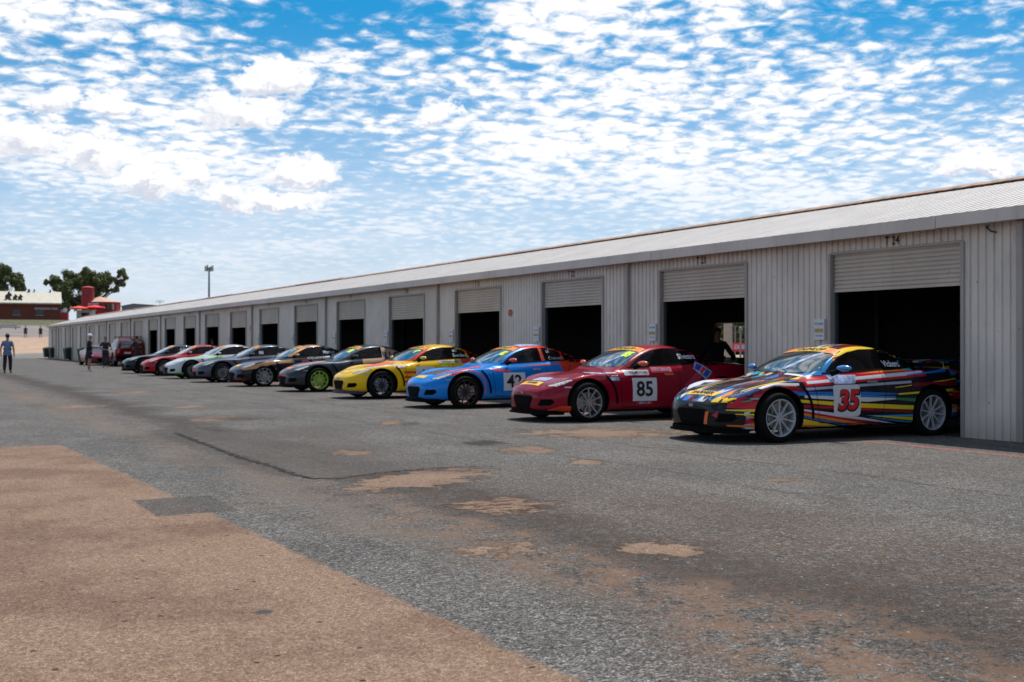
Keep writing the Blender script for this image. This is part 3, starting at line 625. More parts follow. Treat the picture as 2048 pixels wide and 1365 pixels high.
def blob(name, m, loc, dims, seed, label, cat, group=None):
    rnd = random.Random(seed); bm = bmesh.new(); bmesh.ops.create_icosphere(bm, subdivisions=3, radius=.5)
    ph = [rnd.uniform(0,6) for _ in range(6)]
    for q in bm.verts:
        c = q.co; l = max(abs(c.x), abs(c.y), abs(c.z)); c *= (.5/l)**.6
        c += c.normalized()*.035*(math.sin(c.x*9+ph[0])+math.sin(c.y*11+ph[1])*math.sin(c.z*8+ph[2]))
        c.x *= dims[0]; c.y *= dims[1]; c.z *= dims[2]
    for f in bm.faces: f.smooth = True
    me = bpy.data.meshes.new(name); bm.to_mesh(me); bm.free()
    o = mobj(name, me, m); o.location = loc; tag(o, label, cat, group); return o
for k, (dy, w, c, lb) in enumerate(((-.42,.42,'khaki canvas bag','pale khaki canvas bag, left on the roof rack of the red four-wheel drive'),(.0,.40,'olive canvas bag','olive canvas bag, middle one on the roof rack'),(.42,.42,'beige canvas bag','beige canvas bag, right on the roof rack of the red four-wheel drive'))):
    blob('duffel_bag', mat(c, [(.30,.28,.22),(.13,.13,.09),(.34,.31,.27)][k], .85, vs=20, var=.3), (sx+dy, sy+1.1, 1.93), (w, 1.1, .42), 3+k, lb, 'bag', 'bags on the roof rack')
u0 = 196; cx0, cy0 = world(u0, 73)
coupe = empty('parked_coupe', (cx0+.3, cy0+1.0, 0), R(78), 'dull red coupe parked facing along the garages, left of the four-wheel drive', 'car')
PC = paint('faded rose paint', (.14,.008,.013)); o = mobj('body', RXM, PC, coupe); o.material_slots[0].link = 'OBJECT'; o.material_slots[0].material = PC
coupe_glass = MESHC[('d','ws')]; mobj('windscreen', coupe_glass, M_WS, coupe); mobj('rear_window', MESHC[('d','rw')], M_GLASS, coupe)
for k in ('wfside','wrside','wffar','wrfar'): mobj('side_window', MESHC[('d',k)], M_GLASS, coupe)
for k in ('hlside','hlfar'): mobj('headlight', MESHC[('d',k)], M_LAMP, coupe)
for k in ('tlside','tlfar'): mobj('tail_light', MESHC[('d',k)], M_TAIL, coupe)
mobj('grille', MESHC[('d','gr')], M_BLACK, coupe)
small_wheels(coupe, (0, 2.70), .765, .325, RIM_B)
coupe.rotation_euler.z = R(90)
# ------------------------------------------------------------------ the pit garage shed
XW = 13.05; BAY = 4.69; Y0 = 14.38; DOORW = 2.57; NB_ = 23; YN = 5.2; YF = 120.3; HD = 2.69; HE = 2.90; XR = 16.45; ZR = 3.945; XB = 19.85
def steel(name, base, along='z', rust=.3):
    m, nb, p = newmat(name); co = nb.coord('Object'); s = nb.sep(co)
    v = nb.comb(nb.m('MULTIPLY', s[0], 1.0), s[1], nb.m('MULTIPLY', s[2], .22))
    streak = nb.noise(v, 7, 5, .65); blot = nb.noise(co, 1.1, 4, .6); fine = nb.noise(co, 26, 3, .6)
    c = nb.mix(nb.ss(blot, .3, .7), tuple(x*.90 for x in base), tuple(x*1.06 for x in base))
    c = nb.mix(nb.m('MULTIPLY', nb.ss(streak, .50, .78), .35), c, (.30,.25,.20))
    c = nb.mix(nb.m('MULTIPLY', nb.ss(nb.m('ADD', s[2], nb.m('MULTIPLY', streak, .5)), .75, .15), .45), c, (.26,.19,.14))
    top = nb.m('MULTIPLY', nb.ss(nb.m('ADD', s[2], nb.m('MULTIPLY', fine, .22)), HE-.04, HE+.08), rust)
    c = nb.mix(top, c, (.12,.055,.03))
    spots = nb.m('MULTIPLY', nb.ss(nb.vor(co, 5.0), .09, .045), nb.ss(nb.noise(co, 2.3, 2), .52, .6))
    c = nb.mix(nb.m('MULTIPLY', spots, .75), c, (.10,.05,.03))
    nb.put(p.inputs['Base Color'], c); nb.put(p.inputs['Roughness'], nb.lin(fine, .3, .7, .42, .62)); p.inputs['Metallic'].default_value = 0
    nb.put(p.inputs['Normal'], nb.bump(nb.noise(co, 3.5, 2), .25, .02))
    return m
M_CLAD = steel('cream steel cladding', (.66,.58,.51)); M_ROOFS = steel('pale zinc roof sheet', (.53,.475,.43), rust=0); M_DOOR = steel('cream roller shutter steel', (.70,.62,.53), rust=0)
M_FASC = steel('grey fascia', (.58,.50,.45), rust=0); M_INSHADE = mat('interior shade black', (.022,.022,.024), .9); M_FRAME = mat('dark green steel frame', (.035,.055,.06), .6)
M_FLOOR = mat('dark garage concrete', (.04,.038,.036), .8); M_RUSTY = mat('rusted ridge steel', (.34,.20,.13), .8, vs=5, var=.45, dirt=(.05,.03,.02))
shed = empty('pit_garage', (XW, Y0, 0), 0, 'long cream corrugated steel row of pit garages with open roller doors', 'garage building')
shed.matrix_world = Matrix.Identity(4); shed.location = (0,0,0)
def ribs(y0, y1, pitch=.13, d=.020):     # trapezoid ribbing outline along y: list of (y, offset)
    out = []; n = max(1, round((y1-y0)/pitch)); p = (y1-y0)/n
    for i in range(n):
        a = y0+i*p; out += [(a,0),(a+p*.70,0),(a+p*.76,d),(a+p*.94,d)]
    out.append((y1,0)); return out
def clad(b, y0, y1, z0, z1, x=XW, sgn=1):
    pr = ribs(y0, y1); k = len(b.v)
    for y, d in pr: b.v += [(x+sgn*d, y, z0), (x+sgn*d, y, z1)]
    for i in range(len(pr)-1): b.f.append((k+2*i, k+2*i+1, k+2*i+3, k+2*i+2))
def bay(k): return Y0+BAY*k-DOORW, Y0+BAY*k      # door opening y range
wall = MB(); edges = [YN]
bays = list(range(-1, NB_))
prev = YN
for k in bays:
    a, b_ = bay(k)
    if a > prev: clad(wall, prev, a, 0, HE)
    clad(wall, max(a, YN), b_, HD, HE); prev = b_
clad(wall, prev, YF, 0, HE)
wall.build('front_wall', M_CLAD, shed)
rear = MB(); RO = (23.4, 26.3)
clad(rear, YN, RO[0], 0, HE, XB, -1); clad(rear, RO[0], RO[1], 1.84, HE, XB, -1); clad(rear, RO[1], YF, 0, HE, XB, -1)
rear.build('rear_wall', M_CLAD, shed)
for yy, nm in ((YN, 'end_wall'), (YF, 'end_wall')):
    g = MB(); g.prism([(XW,yy,0),(XB,yy,0),(XB,yy,HE),(XR,yy,ZR-.06),(XW,yy,HE)], (0,.04,0)); g.build(nm, M_CLAD, shed)
# roof sheets, ribbed up the slope
for sg, nm in ((0, 'roof'), (1, 'roof')):
    r = MB(); pr = ribs(YN-.15, YF+.15, .20, .03); xe, ze = (12.87, 3.03) if sg == 0 else (20.05, 3.03); k = 0
    for y, d in pr: r.v += [(xe, y, ze+.03-d), (XR, y, ZR+.03-d)]
    for i in range(len(pr)-1): r.f.append((2*i, 2*i+1, 2*i+3, 2*i+2))
    r.build(nm, M_ROOFS, shed)
rc = MB(); rnd = random.Random(3)
y = YN-.15
while y < YF:
    y2 = min(y+6.0, YF+.15); dz = rnd.uniform(-.012,.012)
    rc.prism([(XR-.20,y,ZR+.005+dz),(XR,y,ZR+.075+dz),(XR+.20,y,ZR+.005+dz),(XR+.20,y,ZR+.02+dz),(XR,y,ZR+.09+dz),(XR-.20,y,ZR+.02+dz)], (0, y2-y+.03, 0)); y = y2
rc.build('ridge_cap', M_RUSTY, shed)
f = MB(); y = YN-.15
while y < YF:
    y2 = min(y+7.0, YF+.15); dz = rnd.uniform(-.006,.006)
    f.box(12.80,12.86, y, y2-.012, 2.88+dz, 3.052+dz); y = y2
f.build('gutter', M_FASC, shed)
MB().box(12.862, XW+.002, YN-.1, YF+.1, 2.895, 2.91).build('soffit', M_FASC, shed)
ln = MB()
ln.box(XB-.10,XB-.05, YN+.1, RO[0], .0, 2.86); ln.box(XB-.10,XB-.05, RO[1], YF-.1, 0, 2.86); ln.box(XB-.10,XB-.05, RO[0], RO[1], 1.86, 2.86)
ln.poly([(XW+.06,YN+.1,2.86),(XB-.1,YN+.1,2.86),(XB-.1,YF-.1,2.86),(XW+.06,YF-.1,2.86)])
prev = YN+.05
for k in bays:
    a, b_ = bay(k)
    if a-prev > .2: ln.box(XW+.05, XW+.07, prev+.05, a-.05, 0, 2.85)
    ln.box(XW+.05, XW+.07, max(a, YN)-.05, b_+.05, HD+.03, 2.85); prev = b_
ln.build('interior_shade_sheets', M_INSHADE, shed)  # added near-black sheets on walls and ceiling, standing in for deep interior shade
for k in range(-1, NB_, 2):
    st = MB(); yy = bay(k)[1]+1.06
    st.box(XW+.09, XW+.25, yy-.05, yy+.05, 0, 2.84); st.box(XB-.28, XB-.12, yy-.05, yy+.05, 0, 2.84); st.bar((XW+.2,yy,2.1),(XW+1.2,yy,2.82),.04); st.box(XW+.1,XB-.12,yy-.04,yy+.04,2.70,2.85); st.build('portal_frame', M_FRAME, shed)
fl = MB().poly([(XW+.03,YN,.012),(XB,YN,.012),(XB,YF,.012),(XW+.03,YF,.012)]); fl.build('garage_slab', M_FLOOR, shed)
def shutter_mesh(h):                       # horizontally ribbed curtain, origin at door head, width DOORW
    b = MB(); n = int(h/.0762*1.25); n = max(n, 6); p = h/n; prof = []
    for i in range(n):
        z = -h+i*p; prof += [(.0,z),(.016,z+p*.22),(.018,z+p*.5),(.016,z+p*.78),(0.001,z+p*.97)]
    prof.append((0,0)); k = 0
    for d, z in prof: b.v += [(-d, .02, z), (-d, DOORW-.02, z)]
    for i in range(len(prof)-1): b.f.append((2*i, 2*i+1, 2*i+3, 2*i+2))
    b.box(-.022, .02, .02, DOORW-.02, -h-.045, -h)
    return b.mesh('roller_door', True)
S_OPEN, S_SHUT = shutter_mesh(.57), shutter_mesh(2.65); S_HALF = shutter_mesh(.66)
fm = MB(); fm.box(-.03,.06,-.055,0,0,HD); fm.box(-.03,.06,DOORW,DOORW+.055,0,HD); fm.box(-.012,.05,0,DOORW,HD-.02,HD+.02)
FM = fm.mesh('door_frame')
GD_ = [MB().box(.0,.05,0,.03,0,HD-.02).mesh('guide_rail'), MB().box(.0,.05,DOORW-.03,DOORW,0,HD-.02).mesh('guide_rail')]
M_JAMB = steel('cream jamb steel', (.36,.32,.29), rust=0); M_STENCIL = mat('black stencil paint', (.02,.02,.02), .7, vs=20, var=.5)
for k in bays:
    a, b_ = bay(k)
    me = S_SHUT if k >= 13 else (S_HALF if k in (4, 8) else S_OPEN)
    d = mobj('roller_door', me, M_DOOR, shed); d.location = (XW+.055, a, HD+.01+(rnd.uniform(0,.022) if k < 13 else 0))
    fr = mobj('door_frame', FM, M_JAMB, shed); fr.location = (XW, a, 0)
    for gm in GD_: gr = mobj('guide_rail', gm, M_FRAME, fr); gr.location = (.062, 0, 0)
    if k >= 0:
        tx = cached(('bay', k), lambda: text_poly('T %d' % (24-k), .18, .002)); 
        s = mobj('bay_number', tx, M_STENCIL, shed); s.matrix_world = Matrix.Translation((XW-.012, (a+b_)/2, 2.795)) @ Matrix(((0,0,-1,0),(-1,0,0,0),(0,1,0,0),(0,0,0,1)))
        s.scale = (.85, 1, 1)
dm = MB(); dm.box(-.07,-.0,-.05,.05,0,2.88); DPM = dm.mesh('downpipe', bevel=.012)
hk = MB(); hk.tube([(-.0,.0,0),(-.05,0,-.02),(-.06,.0,-.10),(-.02,.02,-.14)], .012, 6); HKM = hk.mesh('bracket')
for k in range(-1, NB_, 2):
    yy = bay(k)[1]+1.12
    o = mobj('downpipe', DPM, M_JAMB, shed); o.location = (XW-.004, yy, 0)
    b = MB().box(-.004,0,.055,.085,0,2.88); o2 = mobj('wall_joint', cached('wj', lambda: b.mesh('wall_joint')), M_RUSTY, shed); o2.location = (XW-.002, yy, 0)
b = MB(); b.tube([(XW-.01,11.35,2.86),(XW-.07,11.33,2.84),(XW-.08,11.25,2.78),(XW-.04,11.19,2.76)], .012, 6); b.build('hook', M_FRAME, shed)
# paper notices beside the doors
notice_txt = [('PIT GARAGE', .035, .10), ('T %d', .06, -.02)]
def notice(k):
    a, b_ = bay(k)
    root = empty('notice', (XW-.03, b_+.235, 1.51), 0, 'white notice with yellow band on the wall left of garage door T %d' % (24-k), 'notice', 'paper notices beside the garage doors')
    board = cached('nb', lambda: MB().box(-.018,.02,-.115,.115,-.165,.165).mesh('board', bevel=.004)); mobj('board', board, M_WHITE, root)
    bnd = cached('nbd', lambda: MB().box(-.0215,-.019,-.095,.095,-.045,.015).mesh('band')); mobj('band', bnd, mat('ochre print', (.45,.30,.08), .6), root)
    def tx():
        m1 = text_poly('PIT LANE', .045, .001); return m1
    for z, s in ((.09, 1.0), (-.10, .8)):
        t = mobj('lettering', cached('ntx', tx), mat('blue grey print', (.12,.13,.22), .6), root)
        t.matrix_local = Matrix.Translation((-.021, 0, z)) @ Matrix(((0,0,-1,0),(-1,0,0,0),(0,1,0,0),(0,0,0,1))) @ Matrix.Scale(s, 4)
for k in range(0, 9): notice(k)
# small red hand sign between doors T 22 and T 21
def wallsign(y, z, sc, lab):
    o = empty('wall_sign', (XW-.006, y, z), 0, lab, 'sign', 'small red signs on the wall')
    b = MB(); b.prism([(0, sc*.11*math.cos(t*math.pi/8), sc*.085*math.sin(t*math.pi/8)) for t in range(16)], (-.006,0,0)); b.build('disc', mat('faded red paint', (.45,.09,.06), .7, vs=30, var=.4), o)
    b = MB(); b.prism([(-.008, sc*p[0], sc*p[1]) for p in [(-.03,.02),(.03,.02),(.0,-.04)]], (-.004,0,0)); b.build('emblem', mat('pale pink paint', (.5,.3,.26), .7), o)
wallsign(25.35, 2.03, 1.0, 'faded small red sign high on the wall between doors T 22 and T 21'); wallsign(bay(8)[1]-DOORW-.85+.1, 1.95, 1.6, 'red sign on the wall between two far doors behind the white race car')
# ------------------------------------------------------------------ lane surface
def ground_material():
    m, nb, p = newmat('pit lane surface'); nb.flat = True; co = nb.coord('Object'); s = nb.sep(co); X, Y = s[0], s[1]
    P = nb.comb(X, Y, 0.0)
    n1 = nb.noise(P, .55, 4, .55); n2 = nb.noise(P, 2.6, 5, .65); n3 = nb.noise(P, 9, 5, .7); streak = nb.noise(nb.comb(nb.m('MULTIPLY', X, 2.2), nb.m('MULTIPLY', Y, .35), 0.0), 1.3, 5, .6)
    ne = nb.noise(P, 22, 3, .6)
    Xw = nb.m('ADD', X, nb.m('ADD', nb.m('MULTIPLY', nb.m('SUBTRACT', n1, .5), 1.3), nb.m('MULTIPLY', nb.m('SUBTRACT', n2, .5), .9)))
    # aggregate
    chip = nb.vor(P, 125, 'F1', 'Color'); cs = nb.sep(chip); chipd = nb.vor(P, 125); agg = nb.noise(P, 55, 3, .7); agg2 = nb.noise(P, 160, 2, .6)
    mid = nb.vor(P, 52, 'F1', 'Color'); ms = nb.sep(mid); gr = nb.m('ADD', nb.m('ADD', nb.m('MULTIPLY', cs[0], .42), nb.m('MULTIPLY', ms[0], .20)), nb.m('ADD', nb.m('MULTIPLY', agg, .26), nb.m('MULTIPLY', nb.noise(P, 14, 3, .7), .12)))
    asph = nb.ramp(gr, [(.12,(.010,.009,.008)),(.32,(.045,.041,.038)),(.50,(.096,.089,.082)),(.66,(.168,.156,.144)),(.84,(.38,.353,.325))])
    asph = nb.mix(nb.ss(n1, .35, .68), asph, nb.mix(1.0, asph, (1.22,1.2,1.18), 'MULTIPLY'))
    asph = nb.mix(nb.m('MULTIPLY', nb.ss(streak, .42, .72), .45), asph, nb.mix(1.0, asph, (.72,.68,.65), 'MULTIPLY'))
    tg = nb.m('ADD', nb.m('ADD', nb.m('MULTIPLY', cs[1], .42), nb.m('MULTIPLY', ms[1], .20)), nb.m('ADD', nb.m('MULTIPLY', agg, .26), nb.m('MULTIPLY', nb.noise(P, 14, 3, .7), .12)))
    tan = nb.ramp(tg, [(.12,(.080,.047,.030)),(.32,(.168,.105,.070)),(.50,(.225,.146,.100)),(.66,(.287,.194,.136)),(.86,(.43,.32,.235))])
    tan = nb.mix(nb.ss(nb.noise(P, .9, 5, .6), .40, .66), tan, nb.mix(1.0, tan, (.74,.70,.70), 'MULTIPLY'))
    tan = nb.mix(nb.m('MULTIPLY', nb.ss(n2, .55, .8), .4), tan, nb.mix(1.0, tan, (1.15,1.1,1.0), 'MULTIPLY'))
    dirt = nb.ramp(nb.m('ADD', nb.m('MULTIPLY', agg2, .5), nb.m('MULTIPLY', n3, .5)), [(.25,(.10,.056,.036)),(.5,(.175,.105,.068)),(.75,(.26,.165,.115))])
    dark = nb.ramp(nb.m('ADD', nb.m('MULTIPLY', cs[2], .35), nb.m('MULTIPLY', n3, .65)), [(.2,(.010,.007,.0055)),(.5,(.030,.021,.016)),(.8,(.075,.056,.045))])
    col = asph
    near = nb.ss(Y, 13.5, 5.0)
    # wheel-worn band: exposed pinkish dust left, oily brown in its middle
    grav = nb.m('MULTIPLY', nb.ss(Xw, 2.75, 3.25), nb.ss(Xw, 4.6, 3.9)); patchy = nb.ss(nb.m('ADD', nb.m('MULTIPLY', n3, .5), nb.m('MULTIPLY', n2, .5)), .60, .42)
    col = nb.mix(nb.m('MULTIPLY', nb.m('MULTIPLY', grav, nb.lin(near, 0, 1, .15, 1)), nb.m('MULTIPLY', patchy, .85)), col, dirt)
    wide = nb.m('MULTIPLY', nb.ss(Xw, 4.0, 4.7), nb.ss(Xw, 7.2, 5.2))
    rub = nb.ss(nb.m('ADD', nb.m('MULTIPLY', ne, .5), nb.m('MULTIPLY', n3, .5)), .46, .56)
    col = nb.mix(nb.m('MULTIPLY', nb.m('MULTIPLY', wide, near), nb.lin(rub, 0, 1, .22, .82)), col, nb.mix(.45, dark, dirt))
    oil = nb.m('MULTIPLY', nb.ss(Xw, 3.45, 4.15), nb.ss(Xw, 5.0, 4.25))
    col = nb.mix(nb.m('MULTIPLY', oil, nb.lin(n3, .3, .7, .30, .88)), col, dark)
    clumps = nb.m('MULTIPLY', nb.m('MULTIPLY', nb.ss(Xw, 2.8, 3.4), nb.ss(Xw, 6.5, 5.0)), nb.m('MULTIPLY', near, nb.ss(nb.m('ADD', nb.m('MULTIPLY', ne, .6), nb.m('MULTIPLY', n2, .4)), .50, .60)))
    col = nb.mix(nb.m('MULTIPLY', clumps, .9), col, nb.mix(.5, asph, (.02,.016,.013)))
    # smooth darker strip beside the tan slab, dusty line on it
    dust = nb.m('MULTIPLY', nb.m('MULTIPLY', nb.ss(Xw, 2.5, 2.9), nb.ss(Xw, 3.4, 3.0)), nb.ss(Y, 4.0, 9.0))
    col = nb.mix(nb.m('MULTIPLY', dust, .5), col, (.155,.118,.092))
    # tan slab: x < 2.2 up to y ~ 15.9
    yend = nb.m('ADD', 16.1, nb.m('MULTIPLY', nb.m('SUBTRACT', 1.9, X), .12))
    Xe = nb.m('ADD', nb.m('ADD', X, nb.m('MULTIPLY', Y, .034)), nb.m('ADD', nb.m('MULTIPLY', nb.m('SUBTRACT', n3, .5), .13), nb.m('MULTIPLY', nb.m('SUBTRACT', n2, .5), .05)))
    slab = nb.m('MULTIPLY', nb.ss(Xe, 2.47, 2.41), nb.ss(nb.m('SUBTRACT', Y, yend), .12, -.12))
    wear = nb.m('MULTIPLY', nb.ss(nb.noise(nb.comb(nb.m('MULTIPLY', X, 1.0), nb.m('MULTIPLY', Y, 1.6), 0.0), 14, 6, .75), .58, .66), nb.ss(nb.noise(P, .5, 3, .5), .54, .66))
    tan = nb.mix(nb.m('MULTIPLY', wear, .6), tan, (.085,.06,.05))
    col = nb.mix(slab, col, tan)
    hgt = nb.m('MULTIPLY', slab, .5)
    nr = nb.noise(P, 3.4, 6, .72)
    def ell(u, v, hw, hh, ragged=.5, soft=.16, tilt=0.0):
        x, y, z = gp(u, v); ax = hw/F*z; dz = z*z/(H*F)*hh
        rel = nb.comb(nb.m('SUBTRACT', X, x), nb.m('SUBTRACT', Y, y), 0.0)
        a = nb.m('DIVIDE', nb.vm('DOT_PRODUCT', rel, (CA, -SA, 0)), ax); b = nb.m('DIVIDE', nb.vm('DOT_PRODUCT', rel, (SA, CA, 0)), dz)
        if tilt: b = nb.m('SUBTRACT', b, nb.m('MULTIPLY', a, tilt))
        r = nb.m('SQRT', nb.m('ADD', nb.m('MULTIPLY', a, a), nb.m('MULTIPLY', b, b)))
        r = nb.m('ADD', r, nb.m('MULTIPLY', nb.m('SUBTRACT', nr, .5), ragged*8.0))
        return nb.ss(r, 1.0+soft, 1.0-soft), r
    def seg(a, b, w, rag=.12):
        (x1, y1, _), (x2, y2, _) = gp(*a), gp(*b); dx, dy = x2-x1, y2-y1; L2 = dx*dx+dy*dy
        rx, ry = nb.m('SUBTRACT', nb.m('ADD', X, nb.m('MULTIPLY', nb.m('SUBTRACT', n3, .5), rag)), x1), nb.m('SUBTRACT', nb.m('ADD', Y, nb.m('MULTIPLY', nb.m('SUBTRACT', ne, .5), rag)), y1)
        t = nb.m('DIVIDE', nb.m('ADD', nb.m('MULTIPLY', rx, dx), nb.m('MULTIPLY', ry, dy)), L2, clamp=True)
        ex, ey = nb.m('SUBTRACT', rx, nb.m('MULTIPLY', t, dx)), nb.m('SUBTRACT', ry, nb.m('MULTIPLY', t, dy))
        d = nb.m('SQRT', nb.m('ADD', nb.m('MULTIPLY', ex, ex), nb.m('MULTIPLY', ey, ey)))
        return nb.ss(d, w*1.15, w*.75)
    # relaid square inside the crack: smoother, browner
    pts = [gp(*q)[:2] for q in ((352,868),(625,957),(965,934),(700,838))]
    reg = None
    for i in range(4):
        (xa, ya), (xb, yb) = pts[i], pts[(i+1) % 4]; nx, ny = -(yb-ya), (xb-xa); L = math.hypot(nx, ny); nx, ny = nx/L, ny/L
        cx, cy = sum(q[0] for q in pts)/4, sum(q[1] for q in pts)/4
        if (cx-xa)*nx+(cy-ya)*ny < 0: nx, ny = -nx, -ny
        e = nb.ss(nb.m('ADD', nb.m('ADD', nb.m('MULTIPLY', X, nx), nb.m('MULTIPLY', Y, ny)), -(xa*nx+ya*ny)+.0), -.02, .06 if i < 2 else 1.0)
        reg = e if reg is None else nb.m('MULTIPLY', reg, e)
    col = nb.mix(nb.m('MULTIPLY', reg, .7), col, nb.mix(.6, asph, (.082,.066,.056)))
    for q in [(845,958,118,17,.35),(1320,1098,74,15,.42),(1200,866,140,8,.55),(1062,900,55,6,.5),(1180,925,36,4,.3),(440,838,48,5,.5),(783,845,18,5,.4),(150,814,45,3,.5),(380,814,30,2.5,.5),(268,785,30,2,.5),(60,796,26,2,.4),(700,905,40,5,.6),(1000,1098,60,12,.7),(1560,960,50,3,.6)]:
        mk, r = ell(*q[:4], ragged=q[4], tilt=.75 if q[0] == 845 else 0); 
        rimd = nb.m('MULTIPLY', nb.ss(r, 1.35, 1.05), nb.m('SUBTRACT', 1.0, mk))
        col = nb.mix(nb.m('MULTIPLY', rimd, .6), col, dark); col = nb.mix(nb.m('MULTIPLY', mk, .92), col, tan)
        hgt = nb.m('SUBTRACT', hgt, nb.m('MULTIPLY', mk, .8))
    mk, r = ell(1003, 1010, 86, 14, .42); ridge = nb.ss(nb.noise(nb.comb(X, nb.m('MULTIPLY', Y, 2.5), 0.0), 5, 4, .6), .50, .58)
    col = nb.mix(nb.m('MULTIPLY', nb.m('MULTIPLY', nb.ss(r, 1.5, 1.0), nb.m('SUBTRACT', 1.0, mk)), .5), col, dark)
    col = nb.mix(mk, col, nb.mix(nb.m('MULTIPLY', ridge, .8), tan, (.05,.028,.02))); hgt = nb.m('SUBTRACT', hgt, nb.m('MULTIPLY', mk, nb.m('ADD', .6, nb.m('MULTIPLY', ridge, 1.6))))
    for q, c, w in [((972,886,44,5,.3), (.035,.03,.028), .85), ((475,838,60,3.5,.6), (.05,.045,.04), .7), ((528,1224,17,4.5,.1), (.06,.058,.06), .9), ((440,920,150,12,.9), (.07,.062,.055), .35), ((1560,1150,260,30,.9), (.06,.048,.042), .35), ((340,878,120,10,.8), (.065,.055,.05), .45), ((820,848,18,4,.3),(.05,.04,.035),.6)]:
        mk, r = ell(*q[:4], ragged=q[4], soft=.3); col = nb.mix(nb.m('MULTIPLY', mk, w), col, c)
    # square dark patch let into the slab edge
    mk, r = ell(372, 1011, 70, 13, .04, .05)
    x, y, z = gp(370, 1011); rx = nb.m('ADD', nb.m('SUBTRACT', X, x), nb.m('MULTIPLY', nb.m('SUBTRACT', n3, .5), .05)); ry = nb.m('ADD', nb.m('SUBTRACT', Y, y), nb.m('MULTIPLY', nb.m('SUBTRACT', n2, .5), .12))
    sq = nb.m('MULTIPLY', nb.ss(nb.m('ABSOLUTE', rx), .33, .30), nb.ss(nb.m('ABSOLUTE', ry), .53, .50))
    col = nb.mix(nb.m('MULTIPLY', sq, .93), col, nb.mix(.45, asph, (.042,.034,.031)))
    x, y, z = gp(350, 1040); scr = nb.m('MULTIPLY', nb.ss(nb.vm('DISTANCE', P, (x-.15, y-.1, 0)), 1.5, .5), nb.ss(nb.noise(nb.vm('MULTIPLY', P, (1,2.4,1)), 11, 5, .7, dist=.6), .55, .62))
    col = nb.mix(nb.m('MULTIPLY', nb.m('MULTIPLY', scr, slab), nb.m('MULTIPLY', nb.m('SUBTRACT', 1.0, sq), .6)), col, (.10,.06,.045))
    crack = None
    cr = [(350,866),(420,893),(480,916),(545,934),(588,950),(625,958),(680,957),(760,946),(850,938),(960,933)]
    for i in range(len(cr)-1):
        e = seg(cr[i], cr[i+1], .042 if i < 6 else .024, .26); crack = e if crack is None else nb.m('MAXIMUM', crack, e)
    crack = nb.m('MULTIPLY', crack, nb.lin(n3, .3, .6, .82, 1.0)); col = nb.mix(nb.m('MULTIPLY', crack, 1.0), col, (.002,.002,.002)); hgt = nb.m('SUBTRACT', hgt, crack)
    halo = None
    for a, b in (((340,862),(590,945)),((590,945),(700,952))):
        e = seg(a, b, .35, .6); halo = e if halo is None else nb.m('MAXIMUM', halo, e)
    col = nb.mix(nb.m('MULTIPLY', nb.m('MULTIPLY', halo, nb.m('SUBTRACT', 1.0, reg)), .45), col, (.05,.042,.037))
    dots = nb.m('MULTIPLY', nb.ss(nb.vor(P, 1.9), .034, .018), slab); col = nb.mix(nb.m('MULTIPLY', dots, .85), col, (.018,.013,.010))
    twig = nb.m('MULTIPLY', nb.ss(nb.vor(nb.vm('ADD', P, (3.3,1.7,0)), 2.7), .022, .012), nb.m('SUBTRACT', 1.0, slab)); col = nb.mix(nb.m('MULTIPLY', twig, .8), col, (.45,.42,.38))
    # seams parallel to the garages
    for xs, w, a, y0, y1 in ((8.35,.03,.6,4,40),(6.9,.05,.35,9,60)):
        e = nb.m('MULTIPLY', nb.ss(nb.m('ABSOLUTE', nb.m('SUBTRACT', nb.m('ADD', X, nb.m('MULTIPLY', nb.m('SUBTRACT', n1, .5), .5)), xs)), w*2.2, w*.6), nb.ss(n2, .40, .56))
        col = nb.mix(nb.m('MULTIPLY', e, a), col, (.05,.035,.028))
    # faded red line in front of the doors
    e = nb.m('MULTIPLY', nb.ss(nb.m('ABSOLUTE', nb.m('SUBTRACT', X, 11.42)), .07, .045), nb.ss(nb.m('ADD', nb.m('MULTIPLY', n3, .6), nb.m('MULTIPLY', ne, .4)), .44, .50))
    col = nb.mix(nb.m('MULTIPLY', e, .75), col, (.42,.10,.075))
    # surface blends towards an even grey at the far end of the lane
    far = nb.ss(Y, 70, 130); col = nb.mix(nb.m('MULTIPLY', far, .4), col, (.12,.11,.10))
    nb.put(p.inputs['Base Color'], col); nb.put(p.inputs['Roughness'], nb.lin(agg, .3, .7, .62, .88)); p.inputs['Specular IOR Level'].default_value = .05
    b1 = nb.bump(nb.m('ADD', nb.m('MULTIPLY', chipd, -.6), nb.m('MULTIPLY', agg, .8)), .55, .008)
    b2 = nb.bump(nb.m('ADD', nb.m('MULTIPLY', hgt, .6), nb.m('MULTIPLY', n2, .4)), .6, .03, b1)
    nb.put(p.inputs['Normal'], b2)
    return m
g = MB().poly([(-500,-60,0),(600,-60,0),(600,1500,0),(-500,1500,0)]).build('pit_lane', ground_material()); g['kind'] = 'structure'
